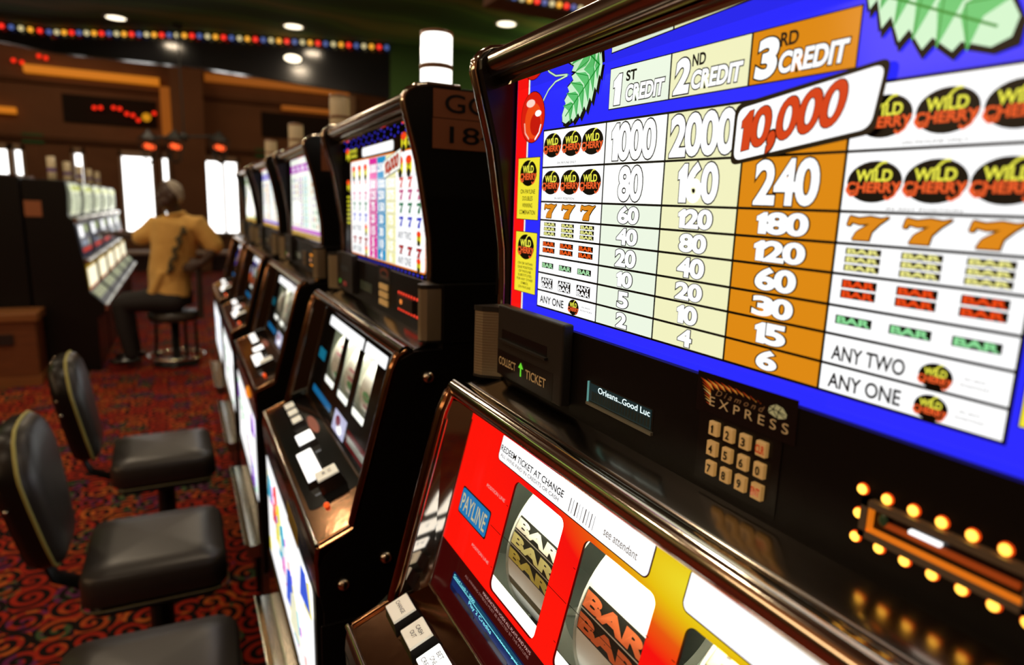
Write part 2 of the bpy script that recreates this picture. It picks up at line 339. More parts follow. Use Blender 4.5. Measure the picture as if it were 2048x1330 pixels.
def art_cherry(mb):
    F = Face(mb, glass_fn(True)); e = .0002
    C = [.549, .4475, .373, .301, .2305, .139]; R = [.070, .0375, .0070, -.0095, -.0255, -.0425, -.058, -.0745, -.090]
    G = Face(mb, glass_fn(False))
    G.rect(.606, .095, -.103, .1180, e, BLU)
    G.rect(.6055, .5825, -.103, .1180, 2 * e, RED); G.rect(.5825, .5795, -.103, .1180, 2 * e, PW)
    G.rect(.118, .095, -.103, .1180, 2 * e, RED); G.rect(.1205, .118, -.103, .1180, 2 * e, PW)
    F.line([(.5830, -.105), (.5830, .1165)], .0006, 3 * e, K); F.line([(.5793, -.105), (.5793, .1165)], .0005, 3 * e, K)
    g = .0008
    F.rect(C[0] + g, C[5] - g, R[8] - g, R[0] + g, 2 * e, K)
    cols = [WH, MINT, LEMON, ORA, WH]
    WHC = [WH, glow('fbfdf6', 1.1), LEMON, ORA, WH]
    for j in range(8):
        for i in range(5):
            m = WHC[i] if j in (0, 1) and i == 1 else cols[i]
            F.rect(C[i] - g, C[i + 1] + g, R[j + 1] + g, R[j] - g, 3 * e, m)
    N1 = ['1000', '80', '60', '40', '20', '10', '5', '2']; N2 = ['2000', '160', '120', '80', '40', '20', '10', '4']; N3 = [None, '240', '180', '120', '60', '30', '15', '6']
    wd = {4: .060, 3: .050, 2: .036, 1: .0155}
    DKO = ink('2a0c04'); KG = ink('141410')
    for ci, NN in ((1, N1), (2, N2), (3, N3)):
        for j, s in enumerate(NN):
            if not s: continue
            c = (C[ci] + C[ci + 1]) / 2 + .001; top, bot = R[j], R[j + 1]; hh = (top - bot) * (.82 if j > 1 else .84); mid = (top + bot) / 2
            n1 = s.count('1'); w = (len(s) - n1 * .44) * (.0125 if j > 1 else (.0150 if len(s) == 4 else .0145))
            if s == '1000': w = .0535
            if s == '2000': w = .0600
            if ci == 3 and j > 1: w *= 1.12
            big = j < 2
            number(F, s, c + w / 2, c - w / 2, mid - hh / 2 + .001, mid + hh / 2 - .001, 4 * e, [((.066 if big else .080), KG if ci < 3 else DKO), ((.038 if big else .044), WH)])
    # headers
    hb = [(.4455, .3745, MINT, '1', 'ST', K), (.3730, .3025, LEMON, '2', 'ND', K), (.3010, .2318, ORA, '3', 'RD', ink('2a0a04'))]
    for a0, a1, m, n, sfx, km in hb:
        F.rect(a0 + g, a1 - g, .0785, .1093, 2 * e, K); F.rect(a0, a1, .0793, .1085, 3 * e, m)
        w = a0 - a1
        number(F, n, a0 - w * .08, a0 - w * (.27 if n != '1' else .21), .0825, .1025, 4 * e, [(.082, K), (.050, WH)], shear=.25)
        F.text(sfx, a0 - w * .30, a0 - w * .47, .0975, .1045, 4 * e, [(.030, km)])
        F.text('CREDIT', a0 - w * .31, a0 - w * .93, .0832, .0938, 4 * e, [(.090, K), (.040, WH)], shear=.12)
    # 10,000 plaque
    F2 = F
    Q = [(.3055, .0345), (.2165, .0475), (.2125, .0785), (.3050, .0660)]
    def rq(grow, h, m, n=6, r=.012):
        c = (sum(q[0] for q in Q) / 4, sum(q[1] for q in Q) / 4); P = []
        QQ = [(q[0] + grow * (1 if q[0] > c[0] else -1), q[1] + grow * (1 if q[1] > c[1] else -1)) for q in Q]
        for i in range(4):
            p0, p, p1 = Vector(QQ[i - 1]), Vector(QQ[i]), Vector(QQ[(i + 1) % 4])
            d0 = (p0 - p).normalized() * r * .5; d1 = (p1 - p).normalized() * r * .5
            for k in range(n + 1):
                t = k / n; P.append(tuple((p + d0) * (1 - t) ** 2 + p * 2 * t * (1 - t) + (p + d1) * t ** 2))
        F.poly(P, h, m)
    rq(.0022, .0036, ink('2a2410')); rq(-.0005, .0038, WH)
    number(F, '10,000', 0, 0, 0, 0, .0040, [(.044, ink('3a0a02')), (.026, RINK)], quad=[(.3010, .0410), (.2340, .0520), (.2300, .0740), (.3000, .0620)])
    # left column pictures
    for j, (bc, rb) in ((0, (.0563, .0105)), (1, (.0240, .0105))):
        for k in range(3):
            logo_wild(F, .5305 - k * .0322 + (.001 if k == 0 else 0), bc, .0158, rb, 4 * e)
    TX = ink('201c10')
    F.text('ON PAYLINE ONLY', .522, .490, .0400, .0418, 4 * e, [(0, TX)]); F.text('IN ANY POSITION', .524, .490, .0094, .0112, 4 * e, [(0, TX)])
    for k in range(3):
        a = .542 - k * .0315; seven(F, a, a - .0235, -.0072, .0050, 4 * e, glow('e08a1c', 1), K, .0007)
        bars(F, a - .001, a - .0225, -.0115, 3, .0033, .0009, 4 * e, K, glow('eceb8e', 1)); bars(F, a, a - .0225, -.0287, 2, .0045, .0012, 4 * e, K, glow('ee5a1a', 1))
        bars(F, a, a - .0215, -.0480, 1, .0050, 0, 4 * e, K, glow('a8e0a8', 1))
        F.rect(a, a - .0215, -.0715, -.0620, 4 * e, K)
        F.text('ANY', a - .001, a - .0205, -.0662, -.0626, 4.6 * e, [(.03, WH)]); F.text('BAR', a - .001, a - .0205, -.0709, -.0672, 4.6 * e, [(.03, WH)])
    F.text('ANY ONE', .543, .4995, -.0858, -.0792, 4 * e, [(.020, K)])
    logo_wild(F, .4825, -.0824, .0088, .0068, 4 * e); F.text('IN ANY', .469, .456, -.0808, -.0796, 4 * e, [(0, TX)]); F.text('POSITION', .471, .4535, -.0838, -.0826, 4 * e, [(0, TX)])
    # right column pictures
    for k in range(3):
        logo_wild(F, .2125 - k * .0293, .0535, .0140, .0103, 4 * e); logo_wild(F, .2135 - k * .0297, .0220, .0145, .0103, 4 * e)
    F.text('ON PAYLINE ONLY', .202, .172, .0395, .0409, 4 * e, [(0, ink('6a6a5a'))]); F.text('IN ANY POSITION', .205, .170, .0082, .0096, 4 * e, [(0, ink('6a6a5a'))])
    for k in range(3):
        a = .2250 - k * .0295; seven(F, a, a - .0225, -.0072, .0048, 4 * e, glow('e08a1c', 1), K, .0007)
        bars(F, a - .001, a - .0205, -.0115, 3, .0034, .0009, 4 * e, ink('30300a'), glow('eee98a', 1)); bars(F, a - .001, a - .0205, -.0280, 2, .0045, .0010, 4 * e, K, glow('ee4a16', 1))
        bars(F, a, a - .0205, -.0472, 1, .0048, 0, 4 * e, ink('062a0c'), glow('8fe09a', 1))
    for s, bb in (('ANY TWO', -.0715), ('ANY ONE', -.0868)):
        F.text(s, .2245, .1850, bb, bb + .0078, 4 * e, [(.022, K)])
        logo_wild(F, .1705, bb + .0035, .0078, .0063, 4 * e); F.text('IN ANY', .158, .149, bb + .005, bb + .0062, 4 * e, [(0, ink('6a6a5a'))]); F.text('POSITION', .1595, .1475, bb + .002, bb + .0032, 4 * e, [(0, ink('6a6a5a'))])
    # yellow notes at both sides
    for (a0, a1) in ((.5975, .5538), (.1345, .0975)):
        for (b0, b1, rows) in ((-.0100, .0470, ['ON PAYLINE', 'DOUBLES', 'WINNING', 'COMBINATION']), (-.0805, -.0225, ['ON OR WITHIN', 'ONE POSITION', 'OF PAYLINE', 'SUBSTITUTES', 'FOR ANY OTHER', 'SYMBOL', 'ON PAYLINE'])):
            F.rect(a0 + .0006, a1 - .0006, b0 - .0006, b1 + .0006, 4 * e, K); F.rect(a0, a1, b0, b1, 5 * e, YEL)
            c = (a0 + a1) / 2; logo_wild(F, c, b1 - .0140, .0170, .0120, 6 * e)
            n = len(rows); top = b1 - .0290; st = (top - b0 - .002) / n
            for i, s in enumerate(rows):
                w = len(s) * (.0030 if n == 4 else .0026); F.text(s, c + w / 2, c - w / 2, top - st * i - st * .62, top - st * i, 6 * e, [(.01, K)])
    # cherry with stalks and leaves
    F.line([(.5560, .0895), (.5500, .0975), (.5420, .1045), (.5300, .1100), (.5100, .1125)], .0022, 6 * e, K)
    F.line([(.5560, .0895), (.5500, .0975), (.5420, .1045), (.5300, .1100), (.5100, .1125)], .0014, 6.5 * e, LGRN)
    F.line([(.5290, .1160), (.5200, .1140), (.5080, .1135)], .0020, 6.5 * e, GRN)
    F.ell(.5705, .0833, .0240, .0232, 7 * e, ink('3a0505')); F.ell(.5705, .0833, .0232, .0225, 7.6 * e, glow('e0200e', .95)); F.ell(.5690, .0800, .0165, .0160, 8.2 * e, glow('f04a14', 1)); F.ell(.5640, .0765, .0105, .0100, 8.8 * e, glow('d01c0c', .9))
    F.ell(.5745, .0960, .0085, .0035, 9.4 * e, glow('ffd8c8', 1)); F.ell(.5590, .0860, .0060, .0028, 9.4 * e, WH)
    F.line([(.5860, .0790), (.5840, .0700), (.5760, .0640)], .0018, 9.4 * e, glow('ffc0a8', 1)); F.line([(.5530, .0760), (.5560, .0690), (.5640, .0630)], .0016, 9.4 * e, WH)
    leaf(F, (.5125, .0770), (.4600, .1215), .0190, 6 * e, .1163)
    leaf(F, (.1640, .0830), (.2300, .1400), .0260, 6 * e, .1163)

def art_sevens(mb):
    F = Face(mb, glass_fn(False)); e = .0003
    F.rect(.606, .095, -.105, .1165, e, GLOSS)
    for k in range(26):
        F.ell(.60 - k * .0195, -.0985, .0035, .0022, 2 * e, glow('3a34e0', .8)); F.ell(.60 - k * .0195, .1090 + .004 * (k % 2), .0035, .0022, 2 * e, glow('3a34e0', .8))
    F.rrect(.5485, .096, -.0940, .0850, .008, 2 * e, glow('f08018', 1)); F.rrect(.5455, .099, -.0915, .0825, .007, 3 * e, WH)
    C = [.5455, .405, .351, .2970, .2400, .099]; R = [.0825, .0460, .0285, .0090, -.0110, -.0325, -.0535, -.0725, -.0915]
    M1, B1, Y1 = glow('e0289c', 1), glow('1c94c8', 1), glow('f4f0b0', 1)
    for j in range(8):
        for i, m in ((1, M1), (2, B1), (3, Y1)):
            F.rect(C[i] - .0005, C[i + 1] + .0005, R[j + 1] + .0005, R[j] - .0005, 4 * e, m)
        F.rect(C[0], C[5], R[j + 1] - .0003, R[j + 1] + .0003, 4.2 * e, glow('a8a8a0', 1))
    Ns = (['1000', '500', '125', '75', '25', '15', '5', '2'], ['2500', '1000', '250', '150', '50', '30', '10', '4'], [None, '1500', '375', '225', '75', '45', '15', '6'])
    for i in range(3):
        for j in range(8):
            s = Ns[i][j]
            if not s: continue
            c = (C[i + 1] + C[i + 2]) / 2; w = min(.0125 * len(s), .046); mid = (R[j] + R[j + 1]) / 2; hh = .0135
            F.text(s, c + w / 2, c - w / 2, mid - hh / 2, mid + hh / 2, 5 * e, [(.06, glow('d8d4a0', 1) if i == 2 else ink('304050')), (.04, WH)])
    def pill(a, b, s, h):
        F.rrect(a + s, a - s, b - s * 1.0, b + s * .85, s * .6, h, glow('f0e42c', 1)); F.rrect(a + s, a - s, b + s * .1, b + s * .95, s * .6, h + e, glow('e84018', 1)); F.ell(a, b - s * .85, s * .7, s * .45, h + e, K)
        F.text('7', a + s * .5, a - s * .5, b - s * .45, b + s * .05, h + 2 * e, [(.02, K)])
    for k in range(3):
        pill(.5180 - k * .044, .0620, .0130, 5 * e); pill(.2150 - k * .042, .0620, .0140, 5 * e)
    cols = [None, 'e05a50', 'c83a80', '1e7a4a', '2030c8']
    for j in range(1, 5):
        mid = (R[j] + R[j + 1]) / 2
        for k in range(3):
            m = glow(cols[j], .9); seven(F, .222 - k * .043, .196 - k * .043, mid - .0078, mid + .0078, 5 * e, m); seven(F, .527 - k * .044, .505 - k * .044, mid - .0078, mid + .0078, 5 * e, m)
    for j, s in ((5, 'ANY TWO'), (7, 'ANY ONE')):
        mid = (R[j] + R[j + 1]) / 2; bl = ink('24406a')
        F.text(s, .228, .160, mid - .006, mid + .006, 5 * e, [(.006, bl)]); F.text(s, .535, .462, mid - .006, mid + .006, 5 * e, [(.006, bl)])
        pill(.125, mid, .0095, 5 * e); pill(.428, mid, .0095, 5 * e)
    mid = (R[6] + R[7]) / 2
    for k, cc in enumerate(('c81e1e', 'c81e1e', 'c81e1e')):
        for a in (.222, .527): seven(F, a - k * .043, a - .026 - k * .043, mid - .0085, mid + .0045, 5 * e, glow(cc, .8), K, .0006)
    F.poly([(.300, .0440), (.2080, .0565), (.2050, .0880), (.3010, .0730)], .0036, K); F.poly([(.299, .0455), (.2090, .0580), (.2060, .0870), (.3000, .0720)], .0039, PW)
    number(F, '10,000', 0, 0, 0, 0, .0042, [(.06, K), (.035, glow('c83a1c', .9))], quad=[(.291, .052), (.217, .0625), (.215, .081), (.291, .0690)])
    for a0 in (.572, .200):
        pill(a0, .098, .013, 3 * e)
        F.text('DOUBLES', a0 - .018, a0 - .075, .100, .1065, 3 * e, [(.02, glow('e8e03c', 1))]); F.text('WINNING', a0 - .018, a0 - .075, .090, .0965, 3 * e, [(.02, glow('e8e03c', 1))])
    F.rrect(.455, .255, .0880, .1040, .006, 3 * e, WH)
    for (a0, a1) in ((.583, .556), (.094, .076)):
        for k in range(7): F.rect(a0, a1, .018 - k * .0085 - .004, .018 - k * .0085, 3 * e, glow('d8d428', .9))
    pill(.570, .038, .0120, 3 * e)

def art_far(mb, kind):
    F = Face(mb, glass_fn(False)); e = .0004
    hd, a1, a2, bg = {'purple': ('c040c8', 'a080b0', '80c8c8', 'f0f4e8'), 'blue': ('3c34d8', 'f0a860', '70b8d8', 'fbfaf0'), 'green': ('7aa838', 'e8e8d0', 'c8d8b8', 'eef2e0')}[kind]
    F.rect(.606, .095, -.105, .1165, e, GLOSS); F.rect(.555, .100, -.092, .118, 2 * e, glow(bg, 1.1))
    F.rect(.555, .100, .086, .108, 3 * e, glow(hd, .9)); F.rect(.555, .100, -.078, -.068, 3 * e, glow(hd, .9)); F.rect(.555, .100, -.092, -.079, 3 * e, glow('c8a040', .7))
    for k in range(5): F.ell(.50 - k * .08, .097, .022, .007, 3.4 * e, glow('f4e8f8', 1))
    for j in range(8):
        b = .074 - j * .0175; F.rect(.545, .110, b - .0165, b - .0155, 3 * e, glow('b8b8a8', .9))
        for k in range(3):
            F.rect(.530 - k * .035, .508 - k * .035, b - .013, b - .003, 3.2 * e, glow(random.choice(['c8b8d0', 'd8a878', 'a0c0a8', '9090b8']), .9)); F.rect(.215 - k * .035, .193 - k * .035, b - .013, b - .003, 3.2 * e, glow(random.choice(['c8b8d0', 'd8a878', 'a0c0a8']), .9))
        F.rect(.415, .355, b - .014, b - .001, 3.2 * e, glow(a1, .8)); F.rect(.335, .275, b - .014, b - .001, 3.2 * e, glow(a2, .8))
        F.rect(.398, .372, b - .011, b - .004, 3.6 * e, WH); F.rect(.318, .292, b - .011, b - .004, 3.6 * e, WH)
    F.rrect(.52, .40, -.055, .005, .01, 4 * e, WH) if kind == 'purple' else None

# plane of the reel glass (tilted back 14 degrees) and of the button deck
_N = Vector((.18, 0, -.045)).normalized(); _D = Vector((-.045, 0, -.18)).normalized(); _P = Vector((.263, 0, -.217))
def rfn(a, b, h): p = _P + _D * (-b) - _N * h; return (p.x, a, p.z)
_N2 = Vector((-.035, 0, .081)).normalized(); _D2 = Vector((-.081, 0, -.035)).normalized(); _Q = Vector((.218, 0, -.397))
def dfn(a, b, h): p = _Q + _D2 * (-b) + _N2 * h; return (p.x, a, p.z)
def pfn(x):
    return lambda a, b, h: (x - h, a, b)
# reel drum: axis behind the glass at v=.075
RR = .080; VC = .075
_A = _P + _D * VC + _N * (RR + .005)
def drum(a, s, h):   # s: arc length, + is up
    t = s / RR; p = _A + (-_N * math.cos(t) - _D * math.sin(t)) * (RR + h); return (p.x, a, p.z)

def make_machine(k, label, art, style):
    DY = .78 * k
    root = thing('slot_machine', label, 'slot machine', (.40, .34 + DY, 0), 'slot machines in the right-hand row')
    L = tuple(root.location)
    def B(mb, name, parent=root, mods=None): return mb.build(name, parent, L, DY, mods)
    # ---- cabinet: lower side panels, back, console body, top box
    mb = MB()
    body = [(.262, -.1845), (.300, -.1845), (.300, -.103), (.64, -.103), (.64, -1.42), (.175, -1.42), (.175, -.86), (.140, -.845), (.140, -.53), (.134, -.50), (.134, -.465), (.142, -.447), (.183, -.412), (.240, -.196)]
    for y0, y1 in ((.6205, .630), (.012, .022)): mb.prism(body, y0, y1, SATIN)
    mb.box(.46, .635, .022, .6205, -1.42, -.104, SATIN)
    mb.box(.18, .635, .022, .6205, -1.42, -.86, SATIN)
    mb.box(.30, .46, .022, .6205, -.186, -.104, BLACK)
    c = B(mb, 'cabinet')
    tb = MB()
    cheek = [(.279, .1545), (.300, .1585), (.64, .1590), (.64, -.102), (.3055, -.102), (.3050, -.041), (.300, -.008), (.292, .04), (.288, .062), (.282, .084), (.274, .112), (.268, .134), (.268, .143)]
    for y0, y1 in ((.610, .631), (.075, .092)): tb.prism(cheek, y0, y1, SATIN)
    tb.box(.3075, .635, .092, .610, -.102, .150, SATIN)
    tb.prism([(.284, .155), (.300, .1588), (.64, .1592), (.64, .149), (.290, .149)], .092, .610, TUBEM)
    tb.box(.3, .6, .632, .6325, -.09, .14, SATIN)
    t = B(tb, 'top_box', mods=[('bevel', .0015, 2)])
    # rim rail at both ends, tube across the top, mirror strip under it
    path = [(.345, .1600), (.300, .1600), (.284, .1570), (.273, .1510), (.267, .143), (.266, .134), (.272, .112), (.280, .084), (.286, .062), (.290, .04), (.298, -.008), (.303, -.041), (.3045, -.075), (.3045, -.1005)]
    for yc in (.626, .080):
        rb = MB(); rb.sweep([(x, yc, z) for x, z in path], [(.0066, .0038)] * len(path), CHROME, 12); B(rb, 'side_rail', t)
    rb = MB(); rb.sweep([(.2845, .0865, .1415), (.2845, .6190, .1400)], .0130, TUBEM, 32, side=(1, 0, 0))
    B(rb, 'top_tube', t)
    rb = MB(); rb.prism([(.3065, .1166), (.3065, .1200), (.296, .1290), (.2865, .1270), (.2825, .1195), (.2820, .1166)], .092, .610, MIRROR); B(rb, 'mirror_strip', t)
    g = MB(); g.box(.3062, .3074, .093, .609, -.102, .118, GLOSS); art(g); pg = B(g, 'paytable_glass', t); pg['label'] = 'backlit printed paytable glass'
    # ---- candle on top
    cd = MB(); lit = style['candle']
    cm = glow('fffaf0', 2.2) if lit else pmat('unlit_candle', (.55, .47, .33), .35, emis='a88a58', es=.18)
    bandm = pmat('candle_band', (.25, .12, .05), .35)
    cx, cy = .41, .35; z0 = .159
    cd.lathe((cx, cy, z0), [(0, 0), (.030, 0), (.030, .012), (.0275, .012)], bandm)
    cd.lathe((cx, cy, z0), [(.0275, .012), (.0275, .076)], cm); cd.lathe((cx, cy, z0), [(.0275, .076), (.0290, .077), (.0290, .083), (.0275, .084)], bandm)
    cd.lathe((cx, cy, z0), [(.0275, .084), (.0275, .130), (.025, .134)], cm); cd.lathe((cx, cy, z0), [(.0285, .133), (.0285, .138), (.012, .1425), (0, .143)], bandm)
    cl = B(cd, 'signal_candle'); cl['label'] = 'glowing white signal candle' if lit else 'unlit signal candle'
    # ---- console: panel, shelf, ticket printer, display, badge, keypad, bill acceptor, speakers
    mb = MB(); mb.box(.295, .300, .022, .6205, -.176, -.1005, BLACK)
    mb.prism([(.295, -.1745), (.2975, -.174), (.300, -.184), (.262, -.1895), (.2625, -.1842), (.2680, -.1822), (.2760, -.1803), (.2860, -.1775)], .022, .6205, SHELF, True)
    mb.sweep([(.2628, .024, -.1838), (.2628, .619, -.1838)], .0011, MIRROR, 10, side=(1, 0, 0))
    con = B(mb, 'console_panel')
    P = Face(None, pfn(.295))
    if style['full']:
        tk = MB(); tk.box(.2845, .2955, .4635, .5925, -.1665, -.0940, BOXP); tko = B(tk, 'ticket_printer', con, [('bevel', .002, 3)])
        sl = MB(); F = Face(sl, pfn(.2843)); F.rect(.5815, .4900, -.1275, -.1180, .0001, ink('030303')); sl.box(.2810, .2846, .488, .584, -.1300, -.1278, BOXP)
        F.rect(.5900, .4775, -.1655, -.1400, .0002, ink('050504'))
        TXC = ink('ecd4a0'); F.text('COLLECT', .5850, .5480, -.1545, -.1465, .0006, [(.015, TXC)]); F.text('TICKET', .5270, .4885, -.1560, -.1475, .0006, [(.015, TXC)])
        gr = pmat('green_arrow', (.2, .6, .05), .4, emis='5ce030', es=.7)
        F.rect(.5385, .5360, -.1570, -.1490, .0006, gr); F.poly([(.5425, -.1490), (.5320, -.1490), (.5372, -.1430)], .0006, gr)
        B(sl, 'ticket_slot', tko)
        ds = MB(); F = Face(ds, pfn(.295))
        fr = pmat('display_bezel', (.02, .025, .022), .2); F.rect(.4350, .3520, -.1535, -.1365, .0003, fr)
        F.rect(.4335, .3535, -.1525, -.1375, .0006, pmat('display_glass', (.03, .05, .05), .15, emis='0c2c30', es=.5))
        for i in range(20): F.rect(.4300 - i * .0038, .4270 - i * .0038, -.1515, -.1440, .0008, pmat('display_off', (.02, .025, .02), .3, emis='10221c', es=.4)); 
        F.rect(.4335, .3535, -.1432, -.1378, .0008, pmat('display_lit_row', (.02, .03, .03), .2, emis='0a3034', es=.6))
        F.text('Orleans...Good Luc', .4210, .3550, -.1430, -.1382, .0010, [(.008, glow('e8ffff', 1.3))])
        ds.box(.2925, .2952, .351, .436, -.1560, -.1536, pmat('display_sill', (.22, .22, .17), .3)); ds.box(.2935, .2952, .4350, .4362, -.1540, -.1365, glow('70b0a8', .6))
        B(ds, 'message_display', con)
        bd = MB(); F = Face(bd, pfn(.295))
        F.poly([(.3105, -.0975), (.2325, -.0965), (.2320, -.1225), (.3100, -.1235)], .0005, ink('0c0808'))
        for i in range(26):     # flame streak
            t_ = i / 25; a = .303 - t_ * .045; b = -.1050 + .0022 * math.sin(t_ * 3) - .0005 * (i % 3); w = .0052 * (1 - t_) + .0010
            F.poly([(a + w * .8, b + w * .55), (a - w * .2, b + w * .30), (a - w * .7, b - w * .35)], .0007 + i * .00001, glow(['b03010', 'd86018', 'f0a040'][i % 3], .55))
        for i in range(7): F.poly([(.3065 - i * .0008, -.1040 - i * .0020), (.2985 - i * .0004, -.1065 - i * .0017), (.2975, -.1085 - i * .0015)], .0008, glow(['c04014', 'e88a30', 'f0c070'][i % 3], .5))
        tc_ = pmat('tan_ink', (.62, .48, .28), .5, emis='b8925c', es=.25)
        F.text('D i a m o n d', .2935, .2545, -.1100, -.1062, .0009, [(0, pmat('brown_ink', (.32, .2, .1), .5, emis='7a5230', es=.2))], shear=.4)
        F.text('E X P R E S S', .2980, .2370, -.1175, -.1115, .0009, [(0, tc_)])
        dm = pmat('gem_print', (.5, .5, .3), .4, emis='a8a878', es=.35)
        G = [(.2480, -.1065), (.2420, -.1065), (.2385, -.1090), (.2440, -.1135), (.2515, -.1090)]
        F.poly([(.2515, -.1050), (.2470, -.1025), (.2420, -.1035), (.2390, -.1065), (.2395, -.1090), (.2450, -.1105), (.2520, -.1085)], .0009, dm)
        for p, q in (((.2515, -.1050), (.2400, -.1070)), ((.2470, -.1025), (.2485, -.1060)), ((.2485, -.1058), (.2520, -.1085)), ((.2450, -.1066), (.2395, -.1090)), ((.2430, -.1036), (.2450, -.1066)), ((.2485, -.1058), (.2450, -.1105)), ((.2450, -.1066), (.2450, -.1105))): F.line([p, q], .0005, .0011, K)
        B(bd, 'logo_badge', con)
        kp = MB(); F = Face(kp, pfn(.295)); F.rrect(.3060, .2400, -.1680, -.1225, .002, .0006, SATIN); kpo = B(kp, 'keypad', con)
        KL = [['1', '2', '3', 'CLR'], ['4', '5', '6', '0'], ['7', '8', '9', 'ENT']]
        for r_ in range(3):
            for q in range(4):
                ac = .2905 - q * .0127; bc = -.1308 - r_ * .0131; kb = MB(); kb.box(.2915, .2948, ac - .0038, ac + .0038, bc - .0046, bc + .0046, KEYM)
                s = KL[r_][q]; F = Face(kb, pfn(.2912)); n = len(s)
                if n == 1: number(F, s, ac + (.0015 if s != '1' else .0010), ac - (.0015 if s != '1' else .0008), bc - .0025, bc + .0025, .0003, [(.03, K)])
                else: F.text(s, ac + .0031, ac - .0031, bc - .0024, bc + .0024, .0003, [(.03, glow('c83818', .6))])
                ky = B(kb, 'key', kpo, [('bevel', .0007, 2)])
                ky.location = (0, 0, 0)
        bi = MB()
        OB = pmat('amber_bezel_light', (.4, .12, .02), .3, emis='e87814', es=.75)
        FR = pmat('bill_bezel', (.16, .12, .08), .4)
        a0, a1, b0, b1 = .1875, .1130, -.1520, -.1325
        for (p0, p1, q0, q1) in ((a0, a1, b1 - .0035, b1), (a0, a1, b0, b0 + .0035), (a0, a0 - .0035, b0, b1), (a1 + .0035, a1, b0, b1)): bi.box(.2905, .2952, min(p0, p1), max(p0, p1), q0, q1, FR)
        F = Face(bi, pfn(.295)); F.rect(a0 - .0035, a1 + .0035, b0 + .0035, b1 - .0035, .0004, ink('050302'))
        bi.box(.2915, .2952, a1 + .0035, a0 - .0035, b0 + .0035, b0 + .0050, OB); bi.box(.2915, .2952, a0 - .0050, a0 - .0035, b0 + .0035, b1 - .0035, OB)
        bi.box(.2925, .2952, a1 + .006, a0 - .010, -.1432, -.1408, pmat('amber_guide', (.3, .08, .02), .4, emis='a83c0c', es=.5))
        bi.box(.2915, .2940, .150, .164, -.1402, -.1386, glow('ffffff', 1.5)); bi.ball((.2930, .1770, -.1400), (.0015, .0025, .0035), pmat('green_lens', (.05, .12, .06), .2))
        bio = B(bi, 'bill_acceptor', con)
        LEDM = pmat('amber_lamp', (.9, .5, .1), .3, emis='ffc84a', es=2.6); LEDR = pmat('amber_lamp_rim', (.6, .1, .02), .4, emis='f04808', es=1.0)
        pos = [(.190 - j * .0127, -.1297) for j in range(8)] + [(.1905 - j * .0127, -.1552) for j in range(8)] + [(.1903, -.1425), (.1000, -.1425)]
        for (a, b) in pos:
            lb = MB(); lb.sweep([(.2952, a, b), (.2938, a, b)], [.0030, .0028], LEDR, 14, side=(0, 1, 0)); lb.ball((.2936, a, b), (.0014, .0024, .0024), LEDM, 12, 8); B(lb, 'indicator_lamp', bio)
    else:
        tk = MB(); tk.box(.2845, .2955, .458, .5925, -.1675, -.0935, BOXP); F = Face(tk, pfn(.2843)); F.rect(.5815, .49, -.1275, -.118, .0004, ink('030303'))
        F.rect(.570, .555, -.156, -.148, .0004, glow('50a030', .5)); F.rect(.535, .505, -.158, -.149, .0004, glow('a02820', .4))
        tko = B(tk, 'ticket_printer', con)
        ds = MB(); F = Face(ds, pfn(.295)); F.rect(.4350, .3520, -.1535, -.1365, .0005, pmat('display_off_far', (.05, .055, .04), .2, emis='2a3020', es=.4)); B(ds, 'message_display', con)
        kp = MB(); F = Face(kp, pfn(.295)); F.rrect(.3060, .2400, -.1680, -.1225, .002, .0006, SATIN); kpo = B(kp, 'keypad', con)
        km = KEYM if k == 1 else pmat('key_dim', (.25, .18, .1), .5)
        for r_ in range(3):
            for q in range(4):
                ac = .2905 - q * .0127; bc = -.1308 - r_ * .0131; kb = MB(); kb.box(.2915, .2948, ac - .0038, ac + .0038, bc - .0046, bc + .0046, km); B(kb, 'key', kpo)
        F = None
        if k == 1:
            bd = MB(); F = Face(bd, pfn(.295)); F.rect(.3105, .2325, -.1225, -.0970, .0005, ink('0c0808')); F.ell(.272, -.108, .025, .008, .0008, pmat('logo_dim', (.3, .08, .05), .5)); F.ell(.272, -.1095, .018, .005, .001, ink('0c0808'))
            F.text('EXPRESS', .293, .243, -.1185, -.1125, .0011, [(0, pmat('logo_grey', (.3, .26, .22), .5))]); B(bd, 'logo_badge', con)
        ambers = {1: ('ff3c28', .9), 2: ('ff9c28', 1.0), 3: ('a05030', .4), 4: ('a05030', .3)}[k]
        bi = MB(); bi.box(.2905, .2952, .113, .1875, -.152, -.1325, pmat('bill_mouth', (.03, .025, .02), .4)); F = Face(bi, pfn(.2905)); F.ell(.165, -.141, .006, .004, .0006, glow('ff9040', .9)); bio = B(bi, 'bill_acceptor', con)
        for j in range(8):
            for b in (-.1297, -.1552):
                lb = MB(); lb.ball((.2945, .190 - j * .0127, b), (.0015, .0024, .0024), pmat('lamp_' + ambers[0], (.5, .1, .05), .3, emis=ambers[0], es=ambers[1]), 8, 6); B(lb, 'indicator_lamp', bio)
    for side in (0, 1):
        sp = MB()
        if side == 0: pts = [(.2725, .6235), (.2725, .6200), (.2765, .6120), (.2930, .5975), (.300, .5965), (.300, .6235)]
        else: pts = [(.300, .0180), (.281, .0200), (.2745, .0250), (.2730, .0320), (.2760, .0400), (.2900, .0540), (.300, .0560)]
        sp.prism(pts, -.1730, -.1040, GRILL, ax='z')
        for i in range(22):
            z = -.1700 + i * .0030; off = [(p[0] + (.0004 if p[0] > .29 else -.0004), p[1] - (.0006 if side == 0 else -.0003)) for p in pts]; sp.prism(off, z, z + .0014, GRILL, ax='z')
        sp.prism([(p[0] - .0008, p[1]) for p in pts], -.1755, -.1728, BOXP, ax='z'); sp.prism([(p[0] - .0012, p[1]) for p in pts], -.1042, -.0990, BOXP, ax='z')
